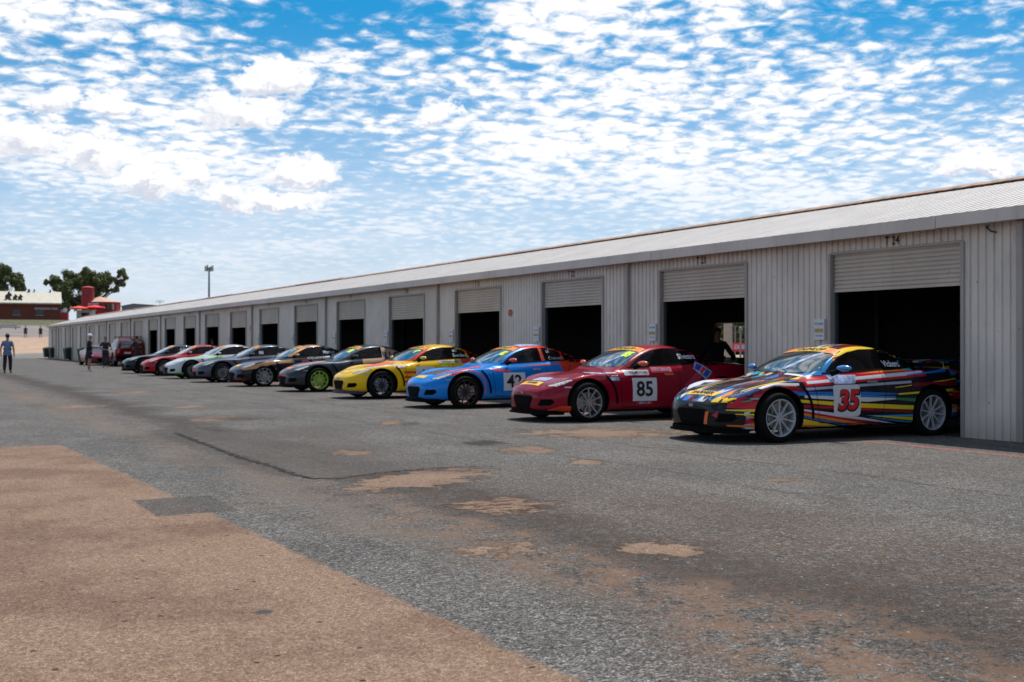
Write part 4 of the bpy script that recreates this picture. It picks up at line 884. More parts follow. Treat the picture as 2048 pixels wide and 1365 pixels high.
# ------------------------------------------------------------------ rising ground beyond the lane
def hill_h(x, y):
    d = max(0, y-121 + max(0, x-60)*.4)
    pr = [(0,-.02),(9.5,.38),(30,1.0),(61,2.33),(120,5.0),(157,6.7),(180,7.1),(260,7.8),(600,9.5),(1400,10)]
    for (a, ha), (b, hb) in zip(pr, pr[1:]):
        if d <= b: return ha+(hb-ha)*(d-a)/(b-a)
    return 10
def hill():
    b = MB(); ys = [121+q for q in (0,2,4,6,9,12,16,20,26,32,38,44,50,58,66,74,82,92,102,112,122,135,150,165,180,220,260,340,500,800,1300)]
    xs = [-320+20*i for i in range(18)]+[45,60,80,100,140,200,300]
    for y in ys:
        for x in xs:
            dz = 0 if y == 121 else .12*math.sin(x*.21+y*.13)+.08*math.sin(x*.57-y*.31)
            b.v.append((x, y, hill_h(x, y)+dz*min(1, (y-121)/10)))
    n = len(xs)
    for j in range(len(ys)-1):
        for i in range(n-1): b.f.append((j*n+i, j*n+i+1, (j+1)*n+i+1, (j+1)*n+i))
    m, nb, p = newmat('hill ground'); co = nb.coord('Object'); s = nb.sep(co)
    dd = nb.m('ADD', s[1], nb.m('MULTIPLY', nb.m('SUBTRACT', nb.noise(co, .12, 4), .5), 9))
    n = nb.noise(co, .6, 5, .65)
    dirt = nb.mix(nb.ss(n, .35, .7), (.34,.215,.14), (.44,.30,.205)); pav = nb.mix(nb.ss(nb.noise(nb.comb(nb.m('MULTIPLY', s[0], .3), s[1], 0.0), .5, 5, .6), .4, .65), (.17,.14,.13), (.26,.215,.19))
    gr = nb.mix(nb.ss(nb.noise(co, .9, 5, .7), .35, .65), (.05,.05,.018), (.12,.10,.04))
    c = nb.mix(nb.ss(dd, 127, 131), (.15,.142,.135), dirt)
    c = nb.mix(nb.ss(dd, 178, 186), c, pav); c = nb.mix(nb.ss(dd, 236, 243), c, gr)
    nb.put(p.inputs['Base Color'], c); p.inputs['Roughness'].default_value = .95
    nb.put(p.inputs['Normal'], nb.bump(nb.noise(co, 2.5, 4), .5, .1))
    o = b.build('hillside', m, None, True); o['kind'] = 'structure'
hill()
sand = MB().poly([(20.2,-40,.006),(400,-40,.006),(400,119,.006),(20.2,119,.006)]).build('sandy_ground', mat('pale sand', (.42,.27,.15), .95, vs=.6, var=.25, dirt=(.2,.13,.08))); sand['kind'] = 'structure'
# ------------------------------------------------------------------ things beyond and around the lane
def place(name, u, z, label, cat, group=None, dz=0, rz=None):
    x, y = world(u, z); h = hill_h(x, y) if y > 121 else 0
    return empty(name, (x, y, h+dz), -AL if rz is None else rz, label, cat, group)
M_BRICK = None
def brick():
    m, nb, p = newmat('red brick'); co = nb.coord('Object'); s = nb.sep(co)
    t = nb.N.new('ShaderNodeTexBrick'); nb.put(t.inputs['Vector'], nb.comb(nb.m('ADD', s[0], s[1]), s[2], 0.0)); t.inputs['Scale'].default_value = 3
    t.inputs['Color1'].default_value = (.20,.040,.018,1); t.inputs['Color2'].default_value = (.16,.030,.014,1); t.inputs['Mortar'].default_value = (.15,.09,.07,1); t.inputs['Mortar Size'].default_value = .012
    nb.put(p.inputs['Base Color'], nb.mix(nb.m('MULTIPLY', nb.noise(co, .6, 4), .6), t.outputs[0], (.075,.02,.012))); p.inputs['Roughness'].default_value = .9; return m
M_BRICK = brick(); M_CREAMR = mat('cream roof sheet', (.50,.45,.36), .6, vs=1.5, var=.1, dirt=(.35,.28,.2)); M_DARKG = mat('dark window glass', (.015,.017,.02), .1); M_LETR = mat('white sign paint', (.55,.5,.58), .6)
M_REDP = mat('bright red wall paint', (.34,.008,.012), .6, vs=2); M_TERR = mat('terracotta tiles', (.55,.33,.23), .8, vs=6, var=.3, bump=.5, bs=8)
# brick clubhouse with cream sheet roof
Z1 = 262; sc = Z1/F
cb = place('brick_building', 121, Z1, 'long dark red brick building with three black figures on its cream roof', 'building', rz=-AL+R(22))
W1 = 44; HB = (640-608)*sc; HRf = (640-584)*sc
MB().box(-W1, 0, 0, 9, -.8, HB).build('wall', M_BRICK, cb)
b = MB(); b.prism([(.25,-.5,HB-.02),(.25,5,HRf),(.25,10,HB),(.25,10,HB+.15),(.25,5,HRf+.16),(.25,-.5,HB+.14)], (-W1-.5,0,0)); b.build('roof', M_CREAMR, cb)
MB().box(-W1-.2,.27,-.56,-.50,HB-.12,HB+.16).build('gutter', M_CREAMR, cb)
for k in range(9):
    w = MB().box(-3.5-4.6*k-1.5, -3.5-4.6*k, -.04, .02, 1.0, 2.2).build('window', M_DARKG, cb)
    MB().box(-3.5-4.6*k-1.6, -3.5-4.6*k+.1, -.06, -.01, .9, 1.0).build('sill', M_CREAMR, w)
MB().box(-14.8,-13.2,-.05,.02,0,2.3).build('door', mat('dark door paint', (.02,.02,.03), .5), cb)
d = MB().box(-5.3,-.5,-.10,-.02,HB-1.35,HB-.85).build('sign_board', mat('mauve sign board', (.10,.07,.11), .6), cb)
t = mobj('lettering', text_poly('MOTORSPORT PARK', .50, .01), M_LETR, d); t.matrix_local = Matrix.Translation((-2.9,-.105,HB-1.10)) @ Matrix.Rotation(R(90),4,'X')
sl = (HRf-HB)/5.5
def onroof(u0_, v0_): return (u0_, -.5+v0_/sl*.98, HB+.20+v0_)
SH = {'kangaroo': [(-.9,0),(-.3,.1),(-.5,.5),(-.45,1.1),(-.15,1.3),(0,1.9),(.2,1.9),(.3,1.6),(.55,1.4),(.7,1.0),(.45,.9),(.4,.4),(.6,0),(.2,0),(.0,.3),(-.2,0)]}
for k, (u0_, s_) in enumerate(((-10.6,1.15),(-9.2,.8),(-8.2,.8))):
    b = MB(); b.prism([onroof(u0_+p[0]*s_, .55+p[1]*s_*.9) for p in SH['kangaroo']], (0,-.05,.05)); b.build('roof_figure', M_BLACK, cb)
for k, (px, w) in enumerate(((-6.4,.5),(-5.3,.3),(-2.0,.35),(-16,.5))):
    b = MB(); b.bar((px,5,HRf+.1),(px,5,HRf+.55),w*.5,w*.5,10); b.bar((px,5,HRf+.55),(px,5,HRf+.75),w*.8,w*.2,10); b.build('roof_vent', M_INK, cb, True)
# red house with tower
Z2 = 292; s2 = Z2/F
rh = place('red_house', 192, Z2, 'bright red painted building with round tower and terracotta coloured hip roof', 'building')
hb = rh.location.z; E = lambda v: elev(v, Z2)-hb; U2 = lambda u: (u-192)*s2
pts8 = [(U2(196)+4.0*math.cos(R(22.5+45*k)), 4+4.0*math.sin(R(22.5+45*k))) for k in range(8)]
b = MB(); b.prism([(x, y, -2) for x, y in pts8], (0,0,E(604)+2)); b.build('wall', M_REDP, rh)
b = MB(); k0 = len(b.v); rim = [(U2(196)+(x-U2(196))*1.10, 4+(y-4)*1.10, E(604)) for x, y in pts8]; b.v += rim + [(U2(188), 4, E(592))]
for i in range(8): b.f.append((i, (i+1) % 8, 8))
b.f.append(tuple(reversed(range(8)))); b.build('roof', M_TERR, rh)
b = MB(); b.lathe([(0,-2),(1.45,-2),(1.45,E(577)),(1.6,E(576)),(1.55,E(575)),(.9,E(573)),(0,E(572.3))], 20, 'z', c=(U2(172),1.2,0)); b.build('tower', M_REDP, rh, True)
b = MB(); b.box(U2(172)+.2,U2(172)+.9,-.33,-.2,E(590),E(583)); b.build('tower_window', M_DARKG, rh)
b = MB(); b.prism([(U2(162)+.35*math.cos(a*.785),-.12+.1,E(587)+.5*math.sin(a*.785)) for a in range(8)], (0,-.3,0)); b.build('tower_emblem', M_LETR, rh)
for u_ in (208, 216, 222):
    MB().box(U2(u_)-.3,U2(u_)+.3, .0 if u_ < 212 else .15, 1.2, E(620), E(608)).build('window', M_DARKG, rh)
d = MB().box(U2(171),U2(198),-.15,.15,E(616),E(606.5)).build('sign_board', mat('pale sign board', (.45,.40,.5), .6), rh)
t = mobj('lettering', text_poly('RACEWAY', .75, .02), M_RED, d); t.matrix_local = Matrix.Translation((U2(184),-.16,E(611))) @ Matrix.Rotation(R(90),4,'X')
b = MB(); b.box(U2(200),U2(238),1,6,-2,E(625)); b.build('lean_to', M_REDP, rh); b = MB(); b.prism([(U2(198),.5,E(626)),(U2(198),6,E(619)),(U2(198),6,E(620.5)),(U2(198),.5,E(627))],(5.6,0,0)); b.build('lean_to_roof', M_TERR, rh)
def umbrella(u, z, v, w, label, m):
    r = place('market_umbrella', u, z, label, 'umbrella'); top = elev(v, z)-r.location.z
    b = MB(); n = 8; rim = [(w*math.cos(R(45*k+22.5)), w*math.sin(R(45*k+22.5)), top-.55) for k in range(n)]; b.v = rim+[(0,0,top)]; b.f = [(i,(i+1)%n,n) for i in range(n)]
    b.v += [(x,y,zz-.22) for x,y,zz in rim]; b.f += [(i,(i+1)%n,n+1+(i+1)%n,n+1+i) for i in range(n)]; b.build('canopy', m, r)
    MB().bar((0,0,-1),(0,0,top),.05).build('pole', M_LETR, r)
umbrella(190, 278, 610.5, 2.4, 'bright red market umbrella in front of the red house, right one', mat('red canvas', (.85,.02,.03), .8)); umbrella(158, 276, 612, 2.3, 'orange-red market umbrella in front of the red house, left one', mat('faded red canvas', (.75,.07,.03), .8))
r = place('kiosk', 168, 270, 'small white kiosk below the red umbrellas', 'kiosk'); hk_ = elev(622, 270)-r.location.z
MB().box(-1.7,1.7,0,2.2,-1,hk_).build('wall', mat('off white wall', (.5,.47,.42), .8), r); MB().box(-.6,1.2,-.03,.05,hk_-1.2,hk_-.4).build('window', M_DARKG, r); MB().box(-1.95,1.95,-.4,2.4,hk_,hk_+.12).build('roof', M_CREAMR, r)
r = place('promotion_stand', 127, 262, 'small dark red stand with round white sign at the corner of the brick building', 'stand'); e0 = elev(621, 262)-r.location.z
MB().box(-.8,.8,0,1.0,-1,e0-.6).build('cabinet', M_REDP, r, bevel=.05); b = MB(); b.lathe([(0,-.1),(.5,-.1),(.5,.1),(0,.1)], 16, 'y', c=(.2,.3,e0)); b.build('round_sign', M_WHITE, r); b = MB(); b.lathe([(0,-.1),(.4,-.1),(.4,.1),(0,.1)], 16, 'y', c=(-.85,.3,e0-.3)); b.build('side_sign', M_PALE, r)
# grey shed and antenna on the right of them
r = place('grey_shed', 290, 200, 'low grey steel shed showing above the garage roof, beside the red house', 'shed'); B = r.location.z; E3 = lambda v: elev(v, 200)-B
b = MB(); b.prism([(-3.9,0,-1),(5,0,-1),(5,0,E3(614)),(-1.9,0,E3(608.5)),(-3.9,0,E3(613))], (0,8,0)); b.build('wall', mat('blue grey cladding', (.13,.15,.17), .6), r)
b = MB(); b.prism([(-4.1,-.2,E3(612.6)),(-1.9,-.2,E3(607.6)),(5.2,-.2,E3(613.2)),(5.2,-.2,E3(614.2)),(-1.9,-.2,E3(608.6)),(-4.1,-.2,E3(613.6))], (0,8.4,0)); b.build('roof', mat('dark grey roof sheet', (.09,.095,.10), .5), r)
MB().box(-3.0,-2.2,-.04,.02,1.0,2.0).build('window', M_DARKG, r)
b = MB(); b.bar((1.9,2,E3(615)),(1.9,2,E3(600)),.04); 
for k, zz in enumerate((601.5,604)): b.bar((1.2,2,E3(zz)),(2.6,2,E3(zz)),.03)
for k in range(5): b.bar((1.2+.35*k,1.7,E3(601.5)),(1.2+.35*k,2.3,E3(601.5)),.02)
b.build('antenna', M_FRAME, r)
# phone mast
r = place('phone_mast', 418, 400, 'tall grey phone mast with a cluster of antenna panels behind the garages', 'mast'); B = r.location.z; E4 = lambda v: elev(v, 400)-B
MG = mat('galvanised steel', (.17,.18,.20), .5, metal=.3)
MB().bar((0,0,-1),(0,0,E4(535)),.42,.26,16).build('pole', MG, r, True)
b = MB()
for a in range(3):
    t = R(120*a+15); b.bar((0,0,E4(539)),(1.3*math.cos(t),1.3*math.sin(t),E4(539)),.07)
for zz in (536.5, 541):
    for a in range(12): t, t2 = R(30*a), R(30*a+30); b.bar((1.1*math.cos(t),1.1*math.sin(t),E4(zz)),(1.1*math.cos(t2),1.1*math.sin(t2),E4(zz)),.05)
b.build('head_frame', MG, r)
for a in range(6):
    t = R(60*a+20); b = MB(); x, y = 1.25*math.cos(t), 1.25*math.sin(t); b.box(x-.17,x+.17,y-.12,y+.12,E4(543),E4(531)-(a % 2)*.3); b.build('antenna_panel', mat('panel grey', (.10,.11,.13), .5), r, bevel=.03)
# timber fence at the foot of the brick building
fx0, fy0 = world(-20, 248); fx1, fy1 = world(120, 248)
r = empty('paddock_fence', (fx0, fy0, hill_h(fx0, fy0)), math.atan2(fy1-fy0, fx1-fx0), 'low dark post and wire fence on the grass before the brick building', 'fence'); L = math.hypot(fx1-fx0, fy1-fy0)
b = MB(); n = int(L/1.6)
for k in range(n+1): b.bar((k*L/n,0,-.5),(k*L/n,0,1.1),.035,.035,6)
b.build('post', M_FRAME, r); b = MB()
for zz in (.5,1.05): b.bar((0,0,zz),(L,0,zz),.015,.015,5)
b.build('rail', M_FRAME, r)
# far light rails on the paved slope
for k, (u_, v_, z_) in enumerate(((10, 656, 205), (12, 662, 196))):
    r = place('crash_rail', u_, z_, 'pale low crash rail on the paved slope, %s one' % ('upper' if k == 0 else 'lower'), 'barrier', 'crash rails on the slope')
    b = MB(); pr = [(0,.35),(.06,.42),(0,.5),(.06,.58),(0,.65)]
    for i in range(4): b.poly([(-9,-pr[i][0],pr[i][1]),(2+k*.4,-pr[i][0],pr[i][1]),(2+k*.4,-pr[i+1][0],pr[i+1][1]),(-9,-pr[i+1][0],pr[i+1][1])])
    b.build('rail', mat('pale galvanised rail', (.42,.38,.36), .5), r); b = MB()
    for q in range(5): b.box(-8.5+q*2.5,-8.4+q*2.5,.02,.14,-.4,.62)
    b.build('post', M_FRAME, r)
# ------------------------------------------------------------------ trees
def leafmat(name, c):
    m, nb, p = newmat(name); co = nb.coord('Object'); n = nb.noise(co, .9, 3, .6); f = nb.noise(co, 6, 2)
    nb.put(p.inputs['Base Color'], nb.mix(f, nb.mix(nb.ss(n, .35, .65), tuple(x*.55 for x in c), c), tuple(x*1.5 for x in c))); p.inputs['Roughness'].default_value = .7; p.inputs['Specular IOR Level'].default_value = .25
    return m
M_BARK = mat('grey brown bark', (.14,.105,.08), .9, bump=.6, bs=14, var=.4)
def tree(u, z, puffs, label, leaf, seed, per=620, ls=.42, trunk=.5, base_u=None, name='gum_tree', depth=.8, grow=1.25):
    rnd = random.Random(seed); s = z/F
    r = place(name, u if base_u is None else base_u, z, label, 'tree', 'trees behind the far buildings'); B = r.location.z; bu = u if base_u is None else base_u
    cen = []
    for (pu, pv, pr) in puffs: cen.append((Vector(((pu-bu)*s, rnd.uniform(-1,1)*depth*4, elev(pv, z)-B)), pr*s*grow))
    b = MB()
    top = sum((c.z for c, _ in cen), 0)/len(cen); fork = Vector((0,0,top*.35))
    b.tube([(0,0,-.6),(.1,0,top*.18),tuple(fork)], [trunk*1.3, trunk, trunk*.85], 10)
    for c, pr in cen:
        mid = fork.lerp(c, .5)+Vector((rnd.uniform(-.5,.5), rnd.uniform(-.5,.5), -.12*c.length*.3)); b.tube([tuple(fork), tuple(mid), tuple(c)], [trunk*.34, trunk*.17, trunk*.05], 6)
        for q in range(4): e = c+Vector((rnd.gauss(0,1), rnd.gauss(0,1), rnd.gauss(0,.8)))*pr*.5; b.tube([tuple(mid.lerp(c,.6)), tuple(e)], [trunk*.14, trunk*.03], 5)
    b.build('trunk', M_BARK, r, True)
    v = []; f = []
    for c, pr in cen:
        subs = [c+Vector((rnd.gauss(0,1), rnd.gauss(0,1), rnd.gauss(0,.75))).normalized()*pr*rnd.uniform(.35,.85) for _ in range(max(5, int(pr*4)))]
        for sc_ in subs:
            sr = pr*rnd.uniform(.42,.62)
            for q in range(int(per/len(subs)*min(3.2, (pr/1.7)**2+.2))):
                d = Vector((rnd.gauss(0,1), rnd.gauss(0,1), rnd.gauss(0,.8))); d = d.normalized()*sr*rnd.random()**.4; p = sc_+d
                n = (d.normalized()+Vector((rnd.gauss(0,.5), rnd.gauss(0,.5), rnd.gauss(0,.5)+.3))).normalized(); a = n.orthogonal().normalized(); w = n.cross(a); th = rnd.uniform(0,6.28)
                a2 = a*math.cos(th)+w*math.sin(th); w2 = n.cross(a2); l = ls*rnd.uniform(.6,1.3); k = len(v)
                v += [tuple(p-a2*l*.5), tuple(p+w2*l*.28), tuple(p+a2*l*.5), tuple(p-w2*l*.28)]; f.append((k,k+1,k+2,k+3))
    me = bpy.data.meshes.new('crown'); me.from_pydata(v, [], f); mobj('crown', me, leaf, r); return r
LF = leafmat('olive green leaves', (.105,.12,.042)); LF2 = leafmat('dark green leaves', (.085,.10,.036))
tree(170, 320, [(96,564,8),(108,560,11),(113,575,10),(125,550,12),(122,572,14),(140,560,16),(142,583,16),(128,592,9),(157,566,17),(165,588,14),(150,604,15),(178,548,10),(176,563,14),(190,556,13),(196,572,13),(186,592,11),(208,563,12),(214,577,9),(224,556,9),(232,566,8),(240,549,8),(250,545,6),(247,556,5),(251,568,4),(228,580,6),(135,612,12)],
     'broad spreading gum tree behind the red house and the brick building', LF, 5, per=900, ls=.6, trunk=.7, base_u=172)
tree(8, 300, [(-30,560,20),(-8,548,17),(12,542,13),(22,556,13),(36,562,10),(40,574,9),(28,580,10),(6,580,10),(-10,575,16),(-25,590,14),(18,592,8),(-45,575,18)], 'dark round gum tree behind the cream roof at the left edge', LF2, 9, per=1100, ls=.65, trunk=.6, grow=1.35)
tree(1490, 95, [(1440,655,50),(1480,640,52),(1520,650,48),(1560,640,50),(1400,640,50),(1600,660,50)], 'green tree seen through the rear opening of the garage', leafmat('fresh green leaves', (.08,.12,.03)), 12, per=700, ls=.35, trunk=.25, depth=.3)
# behind the garage: red banner on a wire fence
x0, y0 = world(1380, 52); x1, y1 = world(1560, 52)
r = empty('wire_fence', (x0, y0, 0), math.atan2(y1-y0, x1-x0), 'wire fence with red banner behind the garage, seen through its rear opening', 'fence'); L = math.hypot(x1-x0, y1-y0)
for k in range(5): MB().bar((k*L/4,0,-.3),(k*L/4,0,2.1),.03).build('post', MG, r)
b = MB()
for zz in (.3,.6,1.5,1.8,2.05): b.bar((0,.03,zz),(L,.03,zz),.008,.008,5)
b.build('wire', MG, r)
ban = MB().box(0,L,-.06,-.045,.98,1.36).build('banner', mat('red banner cloth', (.55,.03,.05), .7), r)
for k in range(3):
    t = mobj('lettering', cached('coo', lambda: text_poly('COOL DRINKS', .24, .012)), M_PALE, ban); t.matrix_local = Matrix.Translation((L*(.2+.3*k), -.063, 1.17)) @ Matrix.Rotation(R(90),4,'X')
x0, y0 = world(1481, 40)
r = empty('steel_post', (x0, y0, 0), 0, 'thin steel post standing on the sand behind the garage', 'post'); MB().bar((0,0,-.3),(0,0,1.75),.035).build('pole', MG, r, True); b = MB(); b.lathe([(0,1.72),(.06,1.74),(.07,1.8),(.04,1.86),(0,1.88)], 12); b.build('cap', MG, r, True)
x0, y0 = world(1456, 42); r = empty('pale_pillar', (x0, y0, 0), -AL, 'pale concrete pillar behind the garage rear opening', 'pillar'); MB().box(-.13,.13,-.13,.13,-.3,2.5).build('shaft', mat('pale concrete', (.35,.33,.31), .9), r, bevel=.01); MB().box(-.17,.17,-.17,.17,2.5,2.58).build('cap', mat('pale concrete', (.35,.33,.31), .9), r)
# ------------------------------------------------------------------ wheelie bins
def bin_proto(loc, rz, lab):
    r = empty('wheelie_bin', loc, rz, lab, 'bin', 'wheelie bins against the garage wall')
    G = mat('dark green plastic', (.012,.03,.026), .5); G2 = mat('dark bin lid', (.015,.022,.024), .45)
    b = MB(); lo = [(-.22,-.24,.10),(.22,-.24,.10),(.22,.22,.10),(-.22,.22,.10)]; hi = [(-.28,-.33,.93),(.28,-.33,.93),(.28,.30,.93),(-.28,.30,.93)]
    b.v = lo+hi; b.f = [(3,2,1,0),(4,5,6,7),(0,1,5,4),(1,2,6,5),(2,3,7,6),(3,0,4,7)]; b.build('tub', G, r, bevel=.02)
    b = MB(); b.prism([(-.30,-.37,.94),(-.30,-.20,1.02),(-.30,.25,1.06),(-.30,.36,1.0),(-.30,.36,.94)], (.60,0,0)); b.build('lid', G2, r, bevel=.015)
    MB().bar((-.26,.36,.99),(.26,.36,.99),.015).build('handle', G, r)
    for s in (-1, 1): b = MB(); b.lathe([(0,-.03),(.09,-.03),(.10,0),(.09,.03),(0,.03)], 20, 'x', c=(s*.24,.25,.10)); b.build('wheel', M_TYRE, r, True)
    return r
bins = [(94,112.5,'leftmost dark wheelie bin beside the far corner of the garage'),(106,109.5,'second dark wheelie bin, standing against the garage end'),(136,98.5,'dark wheelie bin alone against the wall between closed doors'),(166,87.5,'dark wheelie bin behind the person in the white cap')]
p0 = None
for i, (u, z, lab) in enumerate(bins):
    x, y = world(u, z); 
    if p0 is None: p0 = bin_proto((x, y, 0), R(-80), lab)
    else: c = copy_tree(p0); c.location = (x, y, 0); c.rotation_euler.z = R(-90+i*7); c['label'] = lab
# ------------------------------------------------------------------ people
def skin(name, verts, edges, m, parent, sub=2, root=0):
    me = bpy.data.meshes.new(name); me.from_pydata([v[0] for v in verts], edges, []); o = bpy.data.objects.new(name, me); COL.objects.link(o)
    md = o.modifiers.new('k', 'SKIN'); md.use_smooth_shade = True
    for i, v in enumerate(verts):
        q = me.skin_vertices[0].data[i]; q.radius = (v[1], v[1]) if not isinstance(v[1], tuple) else v[1]; q.use_root = (i == root)
    o.modifiers.new('s', 'SUBSURF').levels = sub; dg = bpy.context.evaluated_depsgraph_get(); dg.update()
    res = bpy.data.meshes.new_from_object(o.evaluated_get(dg)); bpy.data.objects.remove(o); res.name = name
    return mobj(name, res, m, parent)
M_SKIN = mat('tanned skin', (.32,.16,.10), .6, var=.08); M_HAIR = mat('dark brown hair', (.02,.013,.01), .7)
def person(loc, face, h, label, top, bottom, shoes, shorts=False, cap=None, stride=.0, arms=((.02,-.05,.82),(.0,.10,.82)), lean=0.0, sleeves='short', group='people around the pit lane'):
    """local: +y is the way the person faces. arms: (out, forward, wrist height factor) left / right; built 1.75 m tall then scaled"""
    r = empty('person', loc, face, label, 'person', group); s = h/1.75; r.scale = (s, s, s)
    L = lambda x, y, z: (x, y + (lean*(z-.95) if z > .95 else 0), z)
    pel = L(0,0,.95); ch = L(0,.01,1.22); nk = L(0,0,1.44)
    V = [(pel,(.15,.115)),(L(0,.0,1.08),(.135,.10)),(ch,(.16,.115)),(L(0,0,1.36),(.155,.10)),(nk,(.055,.055)),(L(0,.015,1.53),(.062,.07)),(L(0,.02,1.62),(.078,.098)),(L(0,.01,1.71),(.06,.075))]
    Ed = [(0,1),(1,2),(2,3),(3,4),(4,5),(5,6),(6,7)]
    def add(p, rad, par): V.append((p, rad)); Ed.append((par, len(V)-1)); return len(V)-1
    legs = []
    for sg in (-1, 1):
        st = stride*sg
        hip = add((sg*.095, 0, .88), .088, 0); kn = add((sg*.10, st*.55+.03, .50), .062, hip); cf = add((sg*.10, st*.8-.0, .36), .058, kn); an = add((sg*.10, st-.03*abs(st), .10), .040, cf); add((sg*.11, st+.15, .045), (.045,.03), an)
        legs.append((hip, kn, cf, an))
    armi = []
    for sg, (out, fwd, wz) in zip((-1, 1), arms):
        shp = L(sg*.172, 0, 1.385); sh = add(shp, .050, 3); w = Vector((sg*(.20+out), fwd+lean*.3, wz)); S = Vector(shp); d = w-S; 
        side = Vector((sg*.05, -.06, -.02)) if d.length > .45 else Vector((sg*.16, -.08, -.12))
        e = S.lerp(w, .5)+side; el = add(tuple(e), .042, sh); fa = add(tuple(e.lerp(w, .35)), .040, el); wr = add(tuple(w), .027, fa)
        hd = (w-e).normalized(); palm = w+hd*.055; pi_ = add(tuple(palm), (.038,.020), wr)
        ax = hd.cross(Vector((1,0,0))).normalized() if abs(hd.x) < .9 else Vector((0,1,0))
        for k in range(4):
            a0 = palm+hd*.045+ax*(.026-.0175*k); ln_ = (.065,.078,.072,.055)[k]; f1 = add(tuple(a0), .0095, pi_); curl = Vector((-sg*.012, 0, 0)); f2 = add(tuple(a0+hd*ln_*.55+curl), .009, f1); add(tuple(a0+hd*ln_+curl*2.6), .0075, f2)
        th = add(tuple(w+hd*.03+ax*.035), .012, wr); add(tuple(w+hd*.075+ax*.055), .009, th); armi.append((sh, el, fa, wr))
    nz = add(L(0,.118,1.605), .014, 6)
    skin('body', V, Ed, M_SKIN, r)
    def sub(name, idx, extra, m, grow, edges=None):
        mp = {q: i for i, q in enumerate(idx)}; vv = []
        for q in idx:
            rad = V[q][1]; g = grow if not isinstance(grow, dict) else grow.get(q, .012); vv.append((V[q][0], (rad[0]+g, rad[1]+g) if isinstance(rad, tuple) else rad+g))
        ee = [(mp[a], mp[b]) for a, b in Ed if a in mp and b in mp] if edges is None else edges
        return skin(name, vv, ee, m, r)
    # shirt: torso and upper arms
    def cut(i, j, t): V.append((tuple(Vector(V[i][0]).lerp(Vector(V[j][0]), t)), .045)); return len(V)-1
    sl = [cut(a[0], a[1], .75) for a in armi] if sleeves == 'short' else None
    V.append((L(0,0,.87), (.155,.118))); lowp = len(V)-1; V.append((L(0,0,1.04), (.128,.098))); upp = len(V)-1
    idx = [0,1,2,3,lowp]; 
    E2 = [(0,1),(1,2),(2,3),(4,0)]
    for q, a in enumerate(armi):
        if sleeves == 'short': idx += [a[0], sl[q]]; E2 += [(3, len(idx)-2), (len(idx)-2, len(idx)-1)]
        else: idx += [a[0], a[1], a[2], a[3]]; n0 = len(idx)-4; E2 += [(3, n0), (n0, n0+1), (n0+1, n0+2), (n0+2, n0+3)]
    sub('shirt', idx, None, top, .018, E2)
    idx = [0,upp]; E3_ = [(0,1)]
    for lg in legs:
        if shorts: k2 = cut(lg[0], lg[1], .85); V[k2] = (V[k2][0], .082); idx += [lg[0], k2]; E3_ += [(0, len(idx)-2), (len(idx)-2, len(idx)-1)]
        else: idx += [lg[0], lg[1], lg[2], lg[3]]; n0 = len(idx)-4; E3_ += [(0, n0), (n0, n0+1), (n0+1, n0+2), (n0+2, n0+3)]
    sub('shorts' if shorts else 'trousers', idx, None, bottom, .022, E3_)
    for sg, lg in zip((-1, 1), legs):
        a = Vector(V[lg[3]][0]); skin('shoe', [((a.x, a.y-.03, .055), (.045,.045)), ((a.x+sg*.005, a.y+.08, .045), (.045,.035)), ((a.x+sg*.012, a.y+.17, .035), (.038,.028))], [(0,1),(1,2)], shoes, r)
    hp = Vector(L(0,.005,1.655)); bm = bmesh.new(); bmesh.ops.create_uvsphere(bm, u_segments=20, v_segments=12, radius=1)
    for q in bm.verts:
        q.co = Vector((q.co.x*.092, q.co.y*.112-.008, q.co.z*.105))
        if q.co.z < -.03: q.co.z = -.03 if cap else q.co.z
        if q.co.y > .05 and not cap: q.co.y *= .8; q.co.z = max(q.co.z, .035)
        q.co += hp
    for f in bm.faces: f.smooth = True
    me = bpy.data.meshes.new('hair'); bm.to_mesh(me); bm.free(); mobj('cap' if cap else 'hair', me, cap or M_HAIR, r)
    if cap:
        b = MB(); b.prism([(hp.x+.085*math.sin(t), hp.y+.06+.13*math.cos(t), hp.z-.02+.01*math.cos(t)) for t in [R(-80+20*k) for k in range(9)]], (0,0,.012)); b.build('cap_peak', cap, r)
    return r
C = lambda n, c: mat(n, c, .85, vs=12, var=.2, bump=.2, bs=30)
def P(u, z): x, y = world(u, z); return (x, y, 0)
person(P(15, 53.5), -AL+R(8), 1.77, 'person in light blue shirt and dark trousers walking away at the left edge', C('light blue shirt cloth', (.12,.18,.30)), C('near black trouser cloth', (.010,.010,.014)), C('brown leather', (.07,.025,.015)), stride=.10, arms=((.03,-.16,.84),(.04,.14,.82)))
person(P(178, 57.5), -AL+R(-60), 1.80, 'person in white cap, black top and black shorts looking down at the hands', C('black shirt cloth', (.008,.008,.009)), C('black shorts cloth', (.008,.008,.010)), C('white shoe leather', (.65,.64,.62)), shorts=True, cap=C('white cap cloth', (.68,.68,.75)), arms=((-.10,.28,1.12),(-.08,.30,1.14)), lean=.05)
person(P(211, 66.5), -AL+R(200), 1.74, 'person in dark clothes standing left of the red four-wheel drive', C('charcoal shirt cloth', (.02,.02,.024)), C('dark grey trouser cloth', (.02,.02,.025)), C('black leather', (.01,.01,.01)), arms=((-.04,.22,1.02),(-.06,.24,1.04)))
person(P(276, 63.5), -AL+R(40), 1.76, 'person in dark clothes at the right rear corner of the red four-wheel drive', C('dark maroon cloth', (.05,.012,.015)), C('black work cloth', (.01,.01,.012)), C('black leather', (.01,.01,.01)), arms=((-.03,.30,1.05),(-.03,.30,1.1)), lean=.2, sleeves='long')
